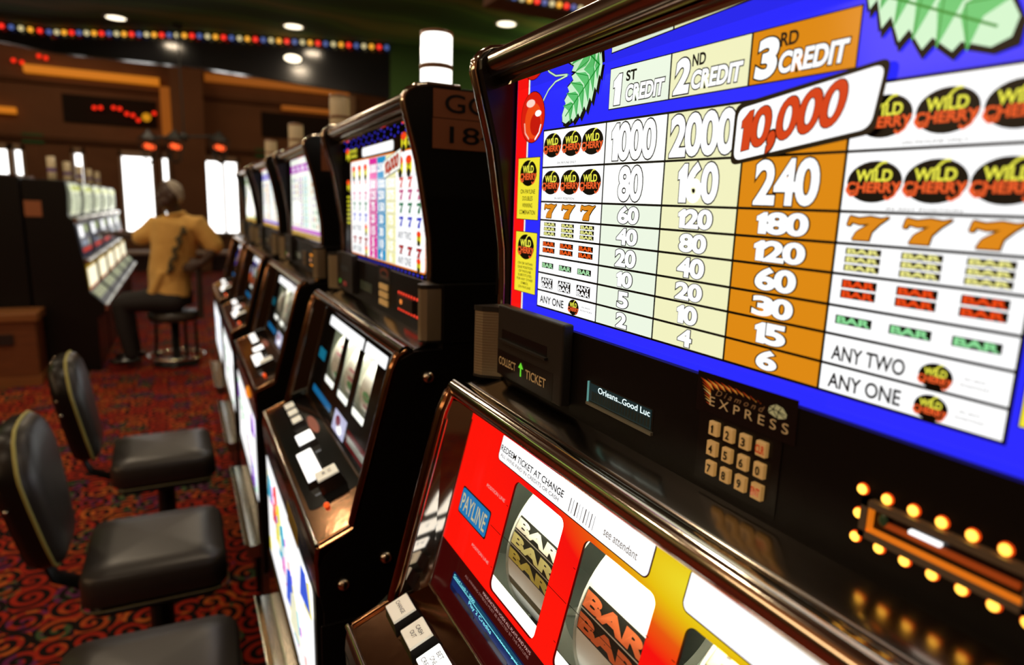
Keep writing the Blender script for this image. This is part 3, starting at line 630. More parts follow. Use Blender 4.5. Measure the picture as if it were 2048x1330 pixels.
        if side == 1: sp.prism([(.300, .010), (.40, .010), (.42, .03), (.300, .03)], -.1755, -.0985, SATIN, ax='z')
        B(sp, 'speaker', con)
    # ---- door: chrome frame
    fr = MB()
    prof = []
    for i in range(13):
        a = math.radians(10 + i * 200 / 12); prof.append((.2505 + .0105 * math.cos(a), -.1870 + .0105 * math.sin(a)))
    prof += [(.2450, -.1955), (.2560, -.2040), (.2650, -.2110), (.2680, -.2040)]
    fr.prism(prof, .0130, .6190, CHROME, True)
    fr.sweep([(.2590, .016, -.1815), (.2590, .617, -.1815)], .0018, CHROME, 10, side=(1, 0, 0))
    door = B(fr, 'door_frame')
    for y0, y1, yi in ((.6065, .6215, .6055), (.0125, .0275, .0285)):
        rl = MB()
        rl.sweep([(.2525, (y0 + y1) / 2, -.1830), (.2410, (y0 + y1) / 2, -.1900), (.2330, (y0 + y1) / 2, -.2080), (.1800, (y0 + y1) / 2, -.4130)], [(.0085, .0062)] * 4, CHROME2, 12)
        rl.sweep([(.2350, yi, -.2150), (.1850, yi, -.4050)], .0016, CHROME, 8)
        ym0, ym1 = (yi, .6205) if y0 > .3 else (.022, yi)
        yo = yi + (.0045 if y0 > .3 else -.0045); yg = yi - (.0045 if y0 > .3 else -.0045)
        rl.add([(.2370, yo, -.1950), (.2650, yg, -.2020), (.2180, yg, -.4010), (.1820, yo, -.4120)], [(0, 1, 2, 3)], MIRRORD if k == 0 else MIRRORB)
        rl.sweep([rfn(yg, .0, .001), rfn(yg, -.186, .001)], .0013, CHROME, 8)
        B(rl, 'door_side', door)
    # glass with windows
    gl = MB(); F = Face(gl, rfn); A_, e = style['door'], .0003
    wins = [(.4885, .4035), (.3740, .2905), (.2620, .1790)]; vt, vb = .0225, .1255
    ys = [.6055] + [x for w in wins for x in w] + [.0285]
    def plate(F, mat, h):
        F.rect(.6055, .0285, -vt, .012, h, mat); F.rect(.6055, .0285, -.187, -vb, h, mat)
        for i in range(0, 8, 2): F.rect(ys[i], ys[i + 1], -vb, -vt, h, mat)
        r = .007
        for w0, w1 in wins:
            for (ca, sa) in ((w0, -1), (w1, 1)):
                for (cb, sb) in ((-vt, -1), (-vb, 1)):
                    P_ = [(ca, cb)] + [(ca + sa * r * (1 - math.sin(t)), cb + sb * r * (1 - math.cos(t))) for t in [math.pi / 2 * i / 5 for i in range(6)]]
                    F.poly(P_, h, mat)
    plate(F, A_, 0); plate(F, ink('0a0a08'), -.002)
    if k == 0:
        F.rect(.6055, .0285, -.187, -.130, e, glow('3c0404', .8))
        F.line([(.6055, -.130), (.0285, -.130)], .0006, 2 * e, ink('200202'))
        for (a0, a1) in ((.5290, .3030), (.2690, .060)):
            F.rrect(a0 + .0012, a1 - .0012, -.0178, .0100, .006, e, ink('5a0c06')); F.rrect(a0, a1, -.0168, .0100, .005, 2 * e, WH)
        tx = ink('141410')
        F.text('REDEEM TICKET AT CHANGE', .5270, .4130, -.0078, -.0022, 3 * e, [(.012, tx)]); F.text('ALL WINS PAID IN CREDITS OR CASH', .5250, .4180, -.0130, -.0098, 3 * e, [(0, ink('505048'))])
        for i, w in enumerate((1, .6, 1.6, .5, .5, 1.2, .6, 1.0, .5)): F.rect(.4020 - i * .0042, .4020 - i * .0042 - w * .0009, -.0140, -.0030, 3 * e, ink('6a6a70'))
        F.text('see attendant', .3550, .3160, -.0110, -.0050, 3 * e, [(0, ink('a0a0a0'))])
        F.rrect(.5830, .5150, -.0935, -.0655, .003, e, ink('3a3028')); F.rrect(.5815, .5165, -.0920, -.0670, .003, 2 * e, glow('1c7cba', .9))
        F.text('PAYLINE', .5780, .5200, -.0880, -.0715, 3 * e, [(.018, K), (.010, glow('c8c4a0', .9))])
        pk = glow('f0b8b0', .8)
        F.text('POSITION LINE', .5365, .4975, -.0483, -.0452, 2 * e, [(0, pk)]); F.text('POSITION LINE', .5360, .4980, -.1090, -.1062, 2 * e, [(0, pk)])
        F.text('MALFUNCTION VOIDS ALL PLAYS AND PAYS', .4930, .4010, -.1352, -.1325, 3 * e, [(0, pk)]); F.text('ALL WINNING SYMBOLS MUST BE BISECTED BY THE PAYLINE', .5330, .4020, -.1395, -.1370, 3 * e, [(0, glow('c08880', .6))])
        F.text('MALFUNCTION VOIDS ALL PLAYS', .3300, .2300, -.1352, -.1325, 3 * e, [(0, pk)])
        for (a0, a1) in ((.5580, .3850), (.2900, .110)):
            F.rrect(a0, a1, -.1650, -.1460, .004, 2 * e, glow('0a1a44', .8)); F.rect(a0 - .003, a1 + .003, -.1530, -.1475, 3 * e, glow('0c4a66', .9)); F.rect(a0 - .003, a1 + .003, -.1600, -.1535, 3 * e, glow('0a2c66', .9))
            F.rrect(a0 - .02, a0 - .06, -.1640, -.1590, .002, 3.5 * e, glow('10182c', .9)); F.rrect(a0 - .085, a0 - .130, -.1640, -.1590, .002, 3.5 * e, glow('10182c', .9))
            cy_ = glow('8af4ff', 1.1)
            F.text('Good Luck !  3000', a0 - .004, a0 - .055, -.1505, -.1478, 4 * e, [(.004, cy_)]); F.text('Play 2 Credits', a0 - .045, a0 - .095, -.1575, -.1530, 4 * e, [(.006, cy_)]); F.text('winner paid 300', a0 - .105, a0 - .165, -.1530, -.1500, 4 * e, [(.004, cy_)])
            F.line([(a0 - .003, -.1515), (a1 + .003, -.1515)], .0006, 4 * e, cy_)
        F.line([(.5100, -.0755), (.4885, -.0755)], .0005, 4 * e, K); F.line([(.4035, -.0755), (.3740, -.0755)], .0005, 4 * e, K); F.line([(.2905, -.0755), (.262, -.0755)], .0005, 4 * e, K)
        for w0, w1 in wins:
            for vv in (.048, .107): F.line([(w0 + .003, -vv), (w0, -vv)], .0005, 4 * e, K); F.line([(w1, -vv), (w1 - .003, -vv)], .0005, 4 * e, K)
    else:
        F.rrect(.542, .2750, -.0215, -.0020, .004, e, WH); F.rrect(.262, .135, -.0215, -.0020, .004, e, WH)
        F.rrect(.575, .5150, -.0950, -.0740, .003, e, glow(style['accent'], .6)); F.rrect(.558, .385, -.1630, -.1500, .003, e, glow('1470a8', .7))
        F.rrect(.352, .262, -.1780, -.1430, .002, e, glow('c8c8e8', .9)); F.ell(.318, -.157, .018, .009, 2 * e, glow('802040', .8)); F.ell(.30, -.168, .02, .008, 2 * e, WH)
        F.rect(.25, .06, -.175, -.150, e, glow('701818', .5)); F.rect(.24, .10, -.168, -.158, 2 * e, glow('b0b0a0', .5))
        if style['busy']:
            for i in range(14): F.ell(.56 - i * .035, -.06 - .04 * math.sin(i * 2.1), .018, .016, e + i * .00002, glow(random.choice(['6040c0', '2840b0', 'e06030', 'c8c0e0', '30a080']), .7))
    gl_o = B(gl, 'reel_glass', door)
    gp = MB()
    F = Face(gp, rfn)
    for w0, w1 in wins: F.rect(w0 + .001, w1 - .001, -vb - .001, -vt + .001, -.0010, GLASS); 
    F.line([(.4885, -.0755), (.4035, -.0755)], .0005, -.0006, K); F.line([(.374, -.0755), (.2905, -.0755)], .0005, -.0006, K); F.line([(.262, -.0755), (.179, -.0755)], .0005, -.0006, K)
    B(gp, 'window_panes', door)
    # reel bay and reels
    bay = MB(); F = Face(bay, rfn)
    for y in (.6045, .0295): bay.add([rfn(y, -.00, -.004), rfn(y, -.15, -.004), rfn(y, -.15, -.17), rfn(y, 0, -.17)], [(0, 1, 2, 3)], CAV)
    bay.add([rfn(.6045, .0, -.17), rfn(.0295, .0, -.17), rfn(.0295, -.15, -.17), rfn(.6045, -.15, -.17)], [(0, 1, 2, 3)], CAV)
    for b in (.004, -.150): bay.add([rfn(.6045, b, -.0025), rfn(.0295, b, -.0025), rfn(.0295, b, -.17), rfn(.6045, b, -.17)], [(0, 1, 2, 3)], CAV)
    B(bay, 'reel_bay', door)
    for i, (w0, w1) in enumerate(wins):
        rb = MB(); y1 = w0 - .0095; y0 = w1 + .0035 - .006; n = 64; vs = []
        for q in range(n):
            s_ = (q / n) * 2 * math.pi * RR
            vs += [drum(y0, s_, 0), drum(y1, s_, 0)]
        rb.add(vs, [(2 * q, 2 * ((q + 1) % n), 2 * ((q + 1) % n) + 1, 2 * q + 1) for q in range(n)], REEL, True)
        for y in (y0, y1):
            vs = []
            for q in range(n):
                s_ = (q / n) * 2 * math.pi * RR; vs += [drum(y, s_, .0025), drum(y, s_, -.012)]
            rb.add(vs, [(2 * q, 2 * ((q + 1) % n), 2 * ((q + 1) % n) + 1, 2 * q + 1) for q in range(n)], REELSIDE)
        F = Face(rb, drum); GB = ink('1c2018'); 
        def bar(s1, hh, fg, bg, a0=y1 - .001, a1=y0 + .002):
            for z in range(4): F.rect(a0, a1, s1 - hh * (z + 1) / 4, s1 - hh * z / 4, .0004, bg)
            F.text('BAR', a0 - .003, a1 + .003, s1 - hh * .85, s1 - hh * .18, .0008, [(.055, fg)])
        if k == 0 and i == 0:
            for z, fg in enumerate(('f8f8e0', 'f4f0a0', 'd8cc60')): bar(.0245 - z * .0138, .0128, pmat('reel_yellow_%d' % z, rgb(fg), .5), GB)
            F.rect(y1, y0, -.042, -.034, .0004, ink('4a3a14'))
            F.rect(y1, y0, .060, .052, .0004, GB)
        elif k == 0 and i == 1:
            for z in range(2): bar(.0200 - z * .0170, .0160, pmat('reel_orange', (.75, .16, .04), .5), GB)
            F.rect(y1 - .022, y0 + .012, .0480, .0500, .0004, ink('707068')); F.rect(y1 - .022, y1 - .025, .050, .058, .0004, ink('707068')); F.rect(y0 + .015, y0 + .012, .050, .058, .0004, ink('707068'))
        elif k == 0: bar(.0520, .020, pmat('reel_gold', (.8, .5, .22), .4), ink('5a5a58')); bar(.028, .016, pmat('reel_gold', (.8, .5, .22), .4), ink('5a5a58'))
        else:
            F.rect(y1 - .02, y0 + .015, .010 - .02 * i, .030 - .02 * i, .0004, pmat('reel_pink', (.6, .25, .3), .5)); F.ell((y0 + y1) / 2, -.03 + .01 * i, .02, .008, .0004, pmat('reel_green', (.15, .5, .2), .5)); F.rect(y1, y0, -.045, -.040, .0004, GB)
        B(rb, 'reel', door)
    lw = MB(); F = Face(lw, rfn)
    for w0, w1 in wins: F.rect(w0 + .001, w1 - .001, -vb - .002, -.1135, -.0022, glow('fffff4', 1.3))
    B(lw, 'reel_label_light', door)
    # fluorescent tube lighting the reels from above
    tb_ = MB(); tb_.sweep([rfn(.05, -.004, -.012), rfn(.585, -.004, -.012)], .0055, glow('fffff0', 55.0 if k < 2 else 30.0), 10, side=(1, 0, 0)); B(tb_, 'reel_lamp', door)
    # ---- button deck
    dk = MB()
    dk.prism([(dfn(0, 0.004, 0)[0], dfn(0, 0.004, 0)[2]), (dfn(0, -.0935, 0)[0], dfn(0, -.0935, 0)[2]), (.1300, -.4450), (.1290, -.458), (.1320, -.505), (.150, -.515), (.223, -.43)], .0125, .6200, CHROME2)
    deck = B(dk, 'button_deck', mods=[('bevel', .004, 3)])
    ed = MB(); q0 = dfn(0, -.0925, .0015)
    ed.sweep([(q0[0], .0150, q0[2]), (q0[0], .6170, q0[2])], .0028, CHROME, 10, side=(1, 0, 0)); ed.sweep([dfn(.6150, -.002, .001), dfn(.6150, -.088, .001)], .0028, CHROME2, 8)
    ed.sweep([dfn(.610, -.001, .0008), dfn(.03, -.001, .0008)], .0018, CHROME, 8, side=(1, 0, 0)); ed.sweep([dfn(.0180, -.002, .001), dfn(.0180, -.088, .001)], .0028, CHROME2, 8)
    B(ed, 'deck_trim', deck)
    if k > 0:
        pl = MB(); F = Face(pl, dfn); F.rrect(.590, .110, -.084, -.004, .012, .0006, GLOSS); F.ell(.42, -.02, .05, .008, .001, pmat('deck_redprint', (.3, .05, .02), .4)); B(pl, 'deck_overlay', deck)
    def button(ac, wa, b0, b1, txt, mat, tall=.012, base=True):
        bt = MB(); a0, a1 = ac + wa / 2, ac - wa / 2; g = .0035
        vs = [dfn(a, b, 0.0005) for a, b in ((a0, b0), (a1, b0), (a1, b1), (a0, b1))] + [dfn(a, b, tall) for a, b in ((a0 - g, b0 + g), (a1 + g, b0 + g), (a1 + g, b1 - g), (a0 - g, b1 - g))]
        bt.add(vs, [(0, 1, 5, 4), (1, 2, 6, 5), (2, 3, 7, 6), (3, 0, 4, 7), (4, 5, 6, 7)], BTNB)
        bo = B(bt, 'button', deck)
        ct = MB(); vs = [dfn(a, b, tall - .0005) for a, b in ((a0 - g, b0 + g), (a1 + g, b0 + g), (a1 + g, b1 - g), (a0 - g, b1 - g))] + [dfn(a, b, tall + .0022) for a, b in ((a0 - g - .0008, b0 + g + .0008), (a1 + g + .0008, b0 + g + .0008), (a1 + g + .0008, b1 - g - .0008), (a0 - g - .0008, b1 - g - .0008))]
        ct.add(vs, [(0, 1, 5, 4), (1, 2, 6, 5), (2, 3, 7, 6), (3, 0, 4, 7), (4, 5, 6, 7)], mat)
        F = Face(ct, dfn); n = len(txt); top = b1 - g; bot = b0 + g; span = top - bot
        for i, s in enumerate(txt):
            w = min(len(s) * .0036, wa * .72); c = bot + span * (.52 + (n - 1) * .14 - i * .28); F.text(s, ac + w / 2, ac - w / 2, c - span * .085, c + span * .085, tall + .0025, [(.006, ink('1a1810'))])
        cap = B(ct, 'button_cap', deck); cap.parent = bo
        return bo
    if k == 0:
        button(.5785, .0375, -.0545, -.0225, ['CHANGE'], WHITEP); button(.5330, .0375, -.0525, -.0205, ['CASH', 'OUT'], WHITEP); button(.4880, .0375, -.0515, -.0195, ['BET', 'ONE', 'CREDIT'], WHITEB)
        button(.4200, .055, -.055, -.018, ['PLAY'], WHITEB); button(.300, .12, -.058, -.018, ['SPIN', 'REELS'], WHITEB); button(.190, .045, -.055, -.018, ['BET', 'MAX'], WHITEP)
    else:
        o = -.035
        for c_ in (.579, .533, .486): button(c_ + o, .036, -.055, -.029, ['A'] if 0 else [], WHITEP if k == 1 else WHITEB)
        button(.347, .055, -.062, -.026, [], WHITEB); button(.232, .125, -.073, -.040, [], WHITEB); button(.156, .040, -.060, -.020, ['PLAY', 'MAX'] if k == 1 else [], WHITEP, .020)
        lp = MB(); lp.ball(dfn(.10, -.06, .003), .004, glow('ff5a20', 1.2), 10, 8); B(lp, 'deck_lamp', deck)
    # ---- belly door with lit art, coin tray, base
    be = MB(); be.prism([(.1320, -.505), (.1340, -.83), (.150, -.83), (.150, -.505)], .030, .610, SATIN)
    F = Face(be, lambda a, b, h: (.1325 + (-.505 - b) * .006 - h, a, b))
    pal = style['belly']
    F.rrect(.590, .050, -.730, -.515, .01, .001, WH); be.prism([(.1290, -.735), (.1290, -.825), (.1340, -.830), (.1340, -.732)], .040, .600, CHROME2)
    for i in range(30):
        a = .57 - (i * .618 % 1) * .50; b = -.715 + (i * .377 % 1) * .165; s = .022 + .04 * ((i * 7) % 5) / 5
        c_ = glow(pal[i % len(pal)], .95)
        F.poly([(min(a + s, .588), b - s * .4), (max(a - s, .053), b), (max(a - s * .2, .053), min(b + s * 1.2, -.518)), (min(a + s * .7, .588), min(b + s * .8, -.518))], .0014 + i * .00005, c_)
    bo_ = B(be, 'belly_door')
    if k == 1:
        st = MB(); F = Face(st, pfn(.1275)); F.rect(.245, .140, -.500, -.466, .0008, pmat('yellow_sticker', (.5, .36, .03), .5)); 
        for i in range(4): F.rect(.235, .150, -.473 - i * .0065 - .002, -.473 - i * .0065, .0012, ink('3a2a08'))
        so = B(st, 'sticker', deck); so['label'] = 'yellow warning sticker'
    if k == 2:
        st = MB(); st.ball((.1290, .18, -.480), (.006, .020, .016), glow('ff9020', .9), 12, 8); B(st, 'amber_lens', deck)
    tr = MB(); tr.prism([(.098, -.842), (.098, -.835), (.110, -.842), (.128, -.842), (.1325, -.830), (.135, -.830), (.135, -.875), (.105, -.875)], .052, .600, STEEL)
    tr.sweep([(.098, .054, -.838), (.098, .598, -.838)], .003, STEEL, 10, side=(1, 0, 0))
    B(tr, 'coin_tray')
    # bolts on the near side panel
    if k > 0:
        for x, z in ((.222, -.466), (.165, -.492), (.280, -.220)):
            lk = MB(); lk.ball((x, .0110, z), (.0085, .0075, .0085), CHROME, 14, 10); B(lk, 'side_lock', c)
        sd = MB(); sd.box(.135, .200, .0095, .0125, -.90, -.545, SATIN); B(sd, 'side_cover', c, [('bevel', .001, 2)])
        pl = MB(); F = Face(pl, lambda a, b, h: (a, .0745 - h, b)); F.rect(.3060, .4250, .1190, .1555, .0006, PLATE); F.rect(.3055, .4250, .0790, .1180, .0006, PLATE)
        if k == 1:
            tk_ = ink('0a0503'); F.text('GOS', .3230, .4120, .1265, .1500, .001, [(.008, tk_)]); F.text('184', .3300, .4020, .0870, .1090, .001, [(.006, tk_)])
        po = B(pl, 'number_plate', c); po['label'] = 'brown number plate reading GOS 184' if k == 1 else 'brown number plate'
    return root
MIRRORB = pmat('smoked_mirror_side', (.10, .09, .075), .06, 1.0)
MIRRORD = pmat('dark_mirror_side', (.62, .58, .50), .05, 1.0)
RA = door_art('red_gold_door_art', 'ff1408', 'f6100c', ('f0e030', 'e8c010', 'e85810'), 1.0, ((0, 0, 0), (1, 1, 1)))
# hot spot of the printed gradient lies between the windows near the top of the glass
_hot = Vector(rfn(.255, -.004, 0)) + Vector((0, 0, H)) - Vector((.40, .34, 0))
_mp = [n for n in RA.node_tree.nodes if n.type == 'MAPPING'][0]
_s = (8.0, 2.6, 9.0); _mp.inputs['Scale'].default_value = _s; _mp.inputs['Location'].default_value = tuple(-_hot[i] * _s[i] for i in range(3))
DK = pmat('dark_door_art', (.008, .008, .007), .14)
machines = [
    ('slot machine closest to the camera, with the blue cherry paytable of WILD CHERRY logos', art_cherry, dict(candle=False, full=True, door=RA, accent='1c7cba', belly=['e03030', 'f0d030', '3050e0'], busy=False)),
    ('slot machine with coloured sevens, a GOS 184 side plate and a lit white candle', art_sevens, dict(candle=True, full=False, door=DK, accent='1880a0', belly=['f0e040', '3060e0', 'e83020', 'ffffff', 'e040c0', '30b0d0', 'f0f0d0'], busy=False)),
    ('slot machine with a purple-banded white paytable, third in the right-hand row', lambda m: art_far(m, 'purple'), dict(candle=False, full=False, door=DK, accent='106070', belly=['ffffff', 'a060d0', 'f4f4f0', '50c080', '8040c0'], busy=False)),
    ('slot machine with a blue-topped white and orange paytable, fourth in the right-hand row', lambda m: art_far(m, 'blue'), dict(candle=False, full=False, door=DK, accent='e06030', belly=['ffffff', '40a060', 'f0f0f0'], busy=True)),
    ('slot machine with a green-tinted paytable, farthest in the right-hand row', lambda m: art_far(m, 'green'), dict(candle=False, full=False, door=DK, accent='a09070', belly=['ffffff', 'c0d0f0'], busy=True)),
]
for k, (lb, art, st) in enumerate(machines): make_machine(k, lb, art, st)

# ------------------------------------------------------------------ chairs in front of the row
def chair_mb():
    root = thing('casino_chair', 'x', 'chair', (-.105, 1.87, 0), 'padded black chairs in front of the right-hand machines'); L = tuple(root.location); cx, cy = -.105, 1.87
    def slab(mb, hx, hy, z0, z1, r, mat, bulge=.012, n=8):
        prof = [(0, z0), (.94, z0), (1.0, z0 + .008), (1.0, z1 - .022), (.985, z1 - .010), (.94, z1), (.6, z1 + bulge * .7), (0, z1 + bulge)]
        rings = []
        for s, z in prof:
            P = []
            for (sx, sy, st) in ((1, 1, 0), (-1, 1, 90), (-1, -1, 180), (1, -1, 270)):
                for q in range(n + 1):
                    a = math.radians(st + 90 * q / n); P.append((cx + (sx * (hx - r) + r * math.cos(a)) * s, cy + (sy * (hy - r) + r * math.sin(a)) * s, z))
            rings.append(P)
        m_ = len(rings[0]); vs = [p for R_ in rings for p in R_]
        mb.add(vs, [(i * m_ + j, i * m_ + (j + 1) % m_, (i + 1) * m_ + (j + 1) % m_, (i + 1) * m_ + j) for i in range(len(rings) - 1) for j in range(m_)], mat, True)
        return rings[1]
    s = MB(); slab(s, .165, .170, -.985, -.900, .045, LEATH); seat = s.build('seat', root, L)
    p = MB()
    ring = []
    for (sx, sy, st) in ((1, 1, 0), (-1, 1, 90), (-1, -1, 180), (1, -1, 270)):
        for q in range(7):
            a = math.radians(st + 90 * q / 6); ring.append((cx + sx * .121 + .045 * math.cos(a), cy + sy * .126 + .045 * math.sin(a), -.987))
    p.sweep(ring, .0018, PIPED, 8, side=(0, 0, 1), closed=True); p.build('seat_piping', seat, (0, 0, 0)).location = (0, 0, 0)
    D_.objects[p_name()].data.transform(Matrix.Translation((-L[0], -L[1], -L[2])))
    sh = MB(); slab(sh, .150, .155, -1.010, -.988, .04, SATIN, 0); sh.build('seat_shell', root, L)
    # backrest: rounded coffin-shaped pad leaning back
    def bk(y, z, x):      # local coords: y across, z along the back, x depth (toward the front +)
        t = math.radians(9); return (-.318 + x * math.cos(t) - (z) * math.sin(t), cy + y, -.895 + z * math.cos(t) + x * math.sin(t))
    out = [(-.075, 0), (.075, 0), (.112, .03), (.168, .245), (.155, .295), (.100, .358), (0, .368), (-.100, .358), (-.155, .295), (-.168, .245), (-.112, .03)]
    def smooth(pts, it=1):
        for _ in range(it):
            q = []
            for i in range(len(pts)):
                a, b = pts[i], pts[(i + 1) % len(pts)]; q += [(a[0] * .75 + b[0] * .25, a[1] * .75 + b[1] * .25), (a[0] * .25 + b[0] * .75, a[1] * .25 + b[1] * .75)]
            pts = q
        return pts
    out = smooth(out); m_ = len(out); c0 = (0, .2)
    def ringx(s_, x): return [bk(c0[0] + (y - c0[0]) * s_, c0[1] + (z - c0[1]) * s_, x) for y, z in out]
    b = MB(); rings = [ringx(.0, .034), ringx(.55, .033), ringx(.86, .028), ringx(.96, .018), ringx(1.0, .004)]
    b.add([q for r in rings for q in r], [(i * m_ + j, i * m_ + (j + 1) % m_, (i + 1) * m_ + (j + 1) % m_, (i + 1) * m_ + j) for i in range(4) for j in range(m_)], LEATH, True); back = b.build('backrest', root, L)
    p2 = MB(); p2.sweep(ringx(1.005, .002), .0045, PIPE, 8, side=(1, 0, 0), closed=True); o2 = p2.build('backrest_piping', back, L)
    bs = MB(); rings = [ringx(1.0, .000), ringx(1.0, -.030), ringx(.93, -.052), ringx(.5, -.062), ringx(0, -.063)]
    bs.add([q for r in rings for q in r], [(i * m_ + j, i * m_ + (j + 1) % m_, (i + 1) * m_ + (j + 1) % m_, (i + 1) * m_ + j) for i in range(4) for j in range(m_)], SATIN, True); shl = bs.build('back_shell', root, L)
    for (y, z) in ((-.125, .31), (-.05, .355), (.04, .355), (-.155, .20), (-.155, .25)):
        bm_ = MB(); bm_.ball(bk(y, z, -.040), .0055, CHROME, 8, 6); bm_.build('stud', shl, L)
    st = MB(); st.sweep([bk(0, .10, -.055), bk(0, -.06, -.030), (-.24, cy, -1.012), (-.12, cy, -1.018)], [(.035, .008)] * 4, SATIN, 10); st.build('back_bracket', root, L)
    pd = MB(); pd.lathe((cx, cy, -1.42), [(0, .40), (.045, .40), (.045, .36), (.030, .35), (.030, .06), (.05, .03), (.17, .018), (.19, .010), (.19, 0), (0, 0)], SATIN); pd.build('pedestal', root, L)
    fr = MB(); fr.sweep([(cx + .14 * math.cos(a), cy + .14 * math.sin(a), -1.28) for a in [2 * math.pi * i / 24 for i in range(24)]], .008, CHROME, 8, side=(0, 0, 1), closed=True)
    for a in (0, 2.1, 4.2): fr.sweep([(cx + .02 * math.cos(a), cy + .02 * math.sin(a), -1.28), (cx + .14 * math.cos(a), cy + .14 * math.sin(a), -1.28)], .006, CHROME, 8, side=(0, 0, 1))
    fr.build('foot_ring', root, L)
    return root
def p_name(): return [o.name for o in D_.objects if o.name.startswith('seat_piping')][-1]
def copy_tree(o, parent=None, skip=()):
    c = o.copy(); COL.objects.link(c); c.parent = parent
    for ch in list(o.children):
        if not ch.name.startswith(skip or ('#',)): copy_tree(ch, c, skip)
    return c
ch0 = chair_mb()
specs = [(1.87, 0, 'padded black chair with a yellow-piped back, middle one of the three in the row'), (2.62, 2, 'padded black chair standing farther from the camera than its two neighbours'), (1.285, -2, 'padded black seat cut off by the bottom edge, no backrest in sight')]
for i, (y, a, lb) in enumerate(specs):
    o = ch0 if i == 0 else copy_tree(ch0, None, ('backrest', 'back_') if i == 2 else ())
    o.location = (-.105, y, 0); o.rotation_euler = (0, 0, math.radians(a)); o['label'] = lb

# ------------------------------------------------------------------ left bank of slant machines
LY = 6.22; LP = .84
def left_machine():
    root = thing('slant_slot_machine', 'x', 'slot machine', (-1.0, LY + .38, 0), 'slant slot machines in the left bank'); L = tuple(root.location); y0, y1 = LY, LY + .76
    c = MB(); c.prism([(-1.08, .120), (-.80, .120), (-.79, .02), (-.80, -.16), (-.765, -.185), (-.765, -.20), (-.735, -.43), (-.715, -.56), (-.700, -.76), (-.600, -.86), (-.600, -.94), (-.66, -.98), (-.66, -1.42), (-1.08, -1.42)], y0, y1, SATIN); c.build('cabinet', root, L, mods=[('bevel', .006, 2)])
    s = MB()
    pr = [(-.795, .105), (-.778, .04), (-.774, -.03), (-.780, -.10), (-.795, -.15)]
    for (a, b) in zip(pr[:-1], pr[1:]): s.add([(a[0], y0 + .10, a[1]), (a[0], y1 - .10, a[1]), (b[0], y1 - .10, b[1]), (b[0], y0 + .10, b[1])], [(0, 1, 2, 3)], glow('dfe4c0', .85))
    s.add([(-.7745, y0 + .12, .085), (-.7745, y1 - .12, .085), (-.7715, y1 - .12, .045), (-.7715, y0 + .12, .045)], [(0, 1, 2, 3)], glow('c4cc50', .8))
    for k in range(5): s.box(-.7725, -.7700, y0 + .17 + k * .09, y0 + .21 + k * .09, -.13, .02, glow('a8b090', .8))
    s.build('top_screen', root, L)
    g = MB(); g.sweep([(-.758, y0 + .01, -.190), (-.758, y1 - .01, -.190)], .022, CHROME, 12, side=(1, 0, 0)); g.sweep([(-.70, y0 + .02, -.52), (-.70, y1 - .02, -.52)], .020, STEEL, 12, side=(1, 0, 0)); g.build('chrome_ledge', root, L)
    m = MB(); F = Face(m, lambda a, b, h: (-.757 + (-.22 - b) * .12 + h, a, b))
    F.rect(y0 + .06, y1 - .06, -.49, -.225, .004, glow('303850', .5)); F.rrect(y0 + .10, y0 + .34, -.33, -.235, .01, .006, WH); F.rrect(y0 + .40, y1 - .10, -.30, -.235, .01, .006, glow('90a060', .8))
    F.rect(y0 + .10, y1 - .10, -.45, -.42, .006, glow('d83820', .8)); F.rect(y0 + .14, y1 - .30, -.40, -.36, .006, glow('7a8aa0', .7)); F.ell(y0 + .6, -.38, .04, .03, .006, glow('c0c0a0', .7)); m.build('paytable_screen', root, L)
    r = MB(); F = Face(r, lambda a, b, h: (-.714 + (-.56 - b) * .07 + h, a, b)); F.rect(y0 + .05, y1 - .05, -.755, -.55, .003, glow('b89018', .7)); F.rect(y0 + .09, y1 - .09, -.735, -.58, .005, glow('fff8d8', 1.2)); F.rect(y0 + .05, y1 - .05, -.755, -.74, .006, glow('b02010', .7)); r.build('reel_window', root, L)
    d = MB(); F = Face(d, lambda a, b, h: (b, a, -.760 + (-.700 - b) * 1.0 + h)); 
    for k in range(6): F.rrect(y0 + .05 + k * .11, y0 + .13 + k * .11, -.685, -.63, .008, .012, pmat('pale_button', (.5, .55, .4), .4, emis='c0d0a0', es=.35))
    d.build('button_panel', root, L)
    t = MB(); t.sweep([(-.595, y0 + .01, -.895), (-.595, y1 - .01, -.895)], [(.016, .030)] * 2, STEEL, 12, side=(1, 0, 0)); t.build('deck_lip', root, L)
    cd = MB(); cx, cy = -.93, LY + .38; cm = pmat('unlit_candle', (.55, .47, .33), .35); pb = pmat('candle_purple', (.12, .05, .3), .3)
    cd.lathe((cx, cy, .12), [(0, 0), (.03, 0), (.03, .07)], cm); cd.lathe((cx, cy, .12), [(.03, .07), (.03, .10)], pb); cd.lathe((cx, cy, .12), [(.03, .10), (.03, .19), (0, .195)], cm); cd.build('signal_candle', root, L)
    return root
lm = left_machine()
names = ['nearest slant slot machine of the left bank, its black side facing the camera', 'second slant slot machine of the left bank, left of the man', 'middle slant slot machine of the left bank', 'fourth slant slot machine of the left bank, near the far end', 'last slant slot machine at the far end of the left bank']
for k in range(5):
    o = lm if k == 0 else copy_tree(lm); o.location = (-1.0, LY + .38 + LP * k, 0); o['label'] = names[k]
bk_ = thing('slot_machine', 'black back-to-back slot machine at the left edge, beyond the wooden cabinet', 'slot machine', (-1.4, LY + .38, 0)); Lb = tuple(bk_.location)
m = MB(); m.box(-1.75, -1.095, LY + .01, LY + .76, -1.42, .135, SATIN); m.build('cabinet', bk_, Lb, mods=[('bevel', .006, 2)])
m = MB(); m.box(-1.75, -1.11, LY + .05, LY + .70, .137, .150, CHROME2); m.build('top_trim', bk_, Lb)
